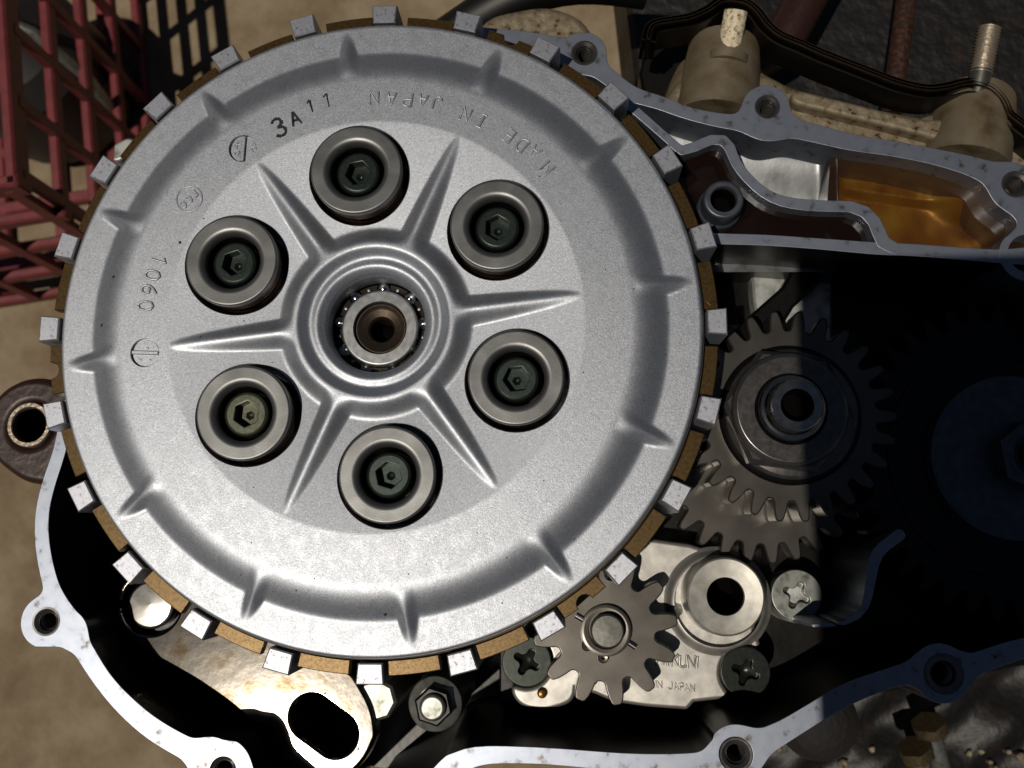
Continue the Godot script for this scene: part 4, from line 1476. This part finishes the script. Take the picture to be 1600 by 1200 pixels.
func surroundings() -> void:
	var g := Geo.new()
	patch(g, Vector2(-6000, -6000), Vector2(6000, -6000), Vector2(6000, 6000), Vector2(-6000, 6000), 4, 4, func(_u: float, _w: float) -> float: return 0.0)
	var o := MeshInstance3D.new()
	o.name = "ground"
	o.mesh = g.mesh()
	o.material_override = M.ground
	add_child(o)
	o.set_meta("kind", "structure")
	o.set_meta("label", "stained tan concrete ground under the crate and engine")
	o.set_meta("category", "ground")
	# open plastic crate
	var t := thing("plastic_crate", "red open-lattice plastic crate standing on the ground at the upper left", "crate", V(-362, -BASE, -228))
	t.rotation.y = 0.15
	for side in 4:
		var turn := PI / 2 * side
		var along := Vector3(cos(turn), 0, sin(turn))
		var out := Vector3(-sin(turn), 0, cos(turn))
		for row in [5.0, 42.0, 78.0, 112.0, 147.0]:
			var big := 11.0 if row > 140 else 6.5
			crate_bar(t, out * 157 + V(0, row, 0), along.abs() * 320 + out.abs() * 4.8 + V(0, big, 0))
		for i in 10:
			var x := -153.0 + 34.0 * i
			crate_bar(t, out * 158 + along * x + V(0, 76, 0), along.abs() * 5.0 + out.abs() * 3.6 + V(0, 142, 0))
	for i in 9:
		crate_bar(t, V(-136 + 34 * i, 4, 0), V(7, 5, 306))
		crate_bar(t, V(0, 4.6, -136 + 34 * i), V(306, 5, 7))
	o = null
	t = thing("plastic_jug", "dark plastic jug with a pale handle inside the red crate", "jug", V(-244.66, -296.00, -203.19))
	g = Geo.new()
	lathe(g, pts([0, 96, 12, 96, 13, 84, 30, 72, 40, 60, 42, 8, 38, 1]), 28, Vector3.ZERO, 30.0)
	part("jug_body", g, M.jug, t)
	g = Geo.new()
	tube(g, PackedVector3Array([V(-14, 88, 0), V(10, 104, 4), V(34, 98, 12), V(48, 70, 22), V(44, 30, 24)]), 3.0, 10)
	part("jug_handle", g, M.screw_zinc, t)
	# oily tray with two loose bolts at the lower right
	t = thing("drip_tray", "dirty black drip tray with rusty grime below the lower rim", "tray", V(0, -150, 0))
	g = Geo.new()
	patch(g, pts([104.12, 112.40])[0], pts([260.88, 85.09])[0], pts([251.28, 173.04])[0], pts([90.83, 175.98])[0], 60, 30, func(u: float, w: float) -> float: return 8.0 + 3.0 * sin(u * 23.0) * sin(w * 17.0 + u * 6.0))
	part("tray_floor", g, M.muck, t)
	for e in [["upper", V(163.40, -120.00, 109.71), V(169.92, -128.00, 127.06)], ["lower", V(157.60, -118.00, 117.01), V(165.17, -126.00, 135.74)]]:
		var p: Vector3 = e[1]
		var q: Vector3 = e[2]
		t = thing("loose_bolt", "%s of two loose dull yellowish bolts lying in the grime at the bottom" % e[0], "bolt", Vector3.ZERO, "loose bolts in the tray")
		g = Geo.new()
		tube(g, PackedVector3Array([p, p.lerp(q, 0.2)]), 5.6, 6)
		part("bolt_head", g, M.dull_bolt, t)
		g = Geo.new()
		tube(g, PackedVector3Array([p.lerp(q, 0.2), q]), 3.0, 14)
		part("bolt_shank", g, M.screw_zinc, t)
	g = Geo.new()
	var at: Vector3 = V(158.87, -140.00, 127.96)
	for i in 60:
		var c := at + V(rng.randf_range(-48, 48), rng.randf_range(-1.5, 0), rng.randf_range(-7, 22))
		var big := rng.randf_range(0.5, 1.9)
		var lumpy := PackedVector2Array()
		for k in 7:
			lumpy.append(Vector2.from_angle(TAU * k / 7) * big * rng.randf_range(0.7, 1.3) + Vector2(c.x, c.z))
		prism(g, lumpy, c.y - 4, c.y + big * 0.5, big * 0.35, 60.0)
	var grit := MeshInstance3D.new()
	grit.name = "gravel"
	grit.mesh = g.mesh()
	grit.material_override = M.crusty
	add_child(grit)
	grit.position = V(0, BASE, 0) * MM
	grit.set_meta("kind", "stuff")
	grit.set_meta("label", "tan grit scattered in the dark tray at the lower right")
	grit.set_meta("category", "gravel")
	t = thing("rusty_disc", "round rusty brown cap below the lower right rim", "cap", V(112.98, -60.00, 98.92))
	g = Geo.new()
	lathe(g, pts([0, 3, 3, 2.8, 6, 2.0, 8.5, 0.6, 10.2, -1.5, 11, -5, 11, -20]), 40)
	part("cap_top", g, M.rust_dark, t)


# the photographer's telephone, held at the lens, with a flap added for the hand's shadow
func telephone(lens: Vector3) -> void:
	var o := thing("telephone", "telephone with a flap added for its shadow, held over the engine, outside the picture", "telephone", lens + V(0, 4.0, 0))
	var g := Geo.new()
	box(g, V(51.0, 3.2, 24.0), V(120, 9, 60), 1.5)
	part("phone_body", g, M.black_plastic, o)
	g = Geo.new()
	box(g, V(51.0, 4.0, 82.0), V(120, 4, 56), 1.0)
	part("shadow_flap", g, M.black_plastic, o)  # added, unseen flap that only lengthens the cast shadow


func _ready() -> void:
	rng.seed = 20
	# camera
	var lens := V(41.69, 208.28, 47.41)
	var cam := Camera3D.new()
	cam.name = "camera"
	add_child(cam)
	cam.transform = Transform3D(Basis(V(0.998787, -0.049232, 0.0), V(0.0076988, 0.1561875, -0.9876974), V(0.0486263, 0.9864997, 0.1563771)), (lens + V(0, BASE, 0)) * MM)
	cam.fov = rad_to_deg(2.0 * atan(600.0 / 1454.6))
	cam.near = 0.005
	cam.far = 60.0
	var eye := CameraAttributesPhysical.new()
	eye.frustum_focal_length = 4.0
	eye.exposure_aperture = 2.8
	eye.frustum_focus_distance = 0.213
	eye.frustum_near = 0.005
	eye.frustum_far = 60.0
	cam.attributes = eye
	cam.fov = rad_to_deg(2.0 * atan(600.0 / 1454.6))
	cam.current = true
	# sky, exposure
	var env := Environment.new()
	env.background_mode = Environment.BG_SKY
	var sky := ProceduralSkyMaterial.new()
	sky.sky_top_color = Color(0.385, 0.45, 0.56)
	sky.sky_horizon_color = Color(0.60, 0.66, 0.72)
	sky.ground_horizon_color = Color(0.35, 0.32, 0.28)
	sky.ground_bottom_color = Color(0.25, 0.22, 0.18)
	sky.sky_curve = 0.12
	sky.energy_multiplier = 0.3
	env.sky = Sky.new()
	env.sky.sky_material = sky
	env.tonemap_mode = Environment.TONE_MAPPER_LINEAR
	env.tonemap_exposure = 0.6
	env.sdfgi_enabled = true
	env.ssao_enabled = true
	env.ssil_enabled = true
	var we := WorldEnvironment.new()
	we.name = "sky"
	we.environment = env
	add_child(we)
	# sun
	var sun := DirectionalLight3D.new()
	sun.name = "sun"
	add_child(sun)
	sun.look_at_from_position(Vector3.ZERO, V(0.296, -1.0, -0.257), Vector3.FORWARD)
	sun.light_energy = 1.5
	sun.light_color = Color(1.0, 0.96, 0.9)
	sun.light_angular_distance = 0.53
	sun.shadow_enabled = true

	materials()
	for k in 6:
		wells.append(Vector2.from_angle(-1.6936 + PI / 3 * k) * SPRINGS)
	dials.append_array(pts([-32.13, -41.91, -52.66, 6.97]))
	# the setting and the large pieces first
	surroundings()
	crankcase()
	oil_and_dowel()
	basket_and_plates()
	pressure_plate()
	springs()
	hub_bearing()
	gears()
	oil_pump()
	lower_left()
	outside_top()
	telephone(lens)
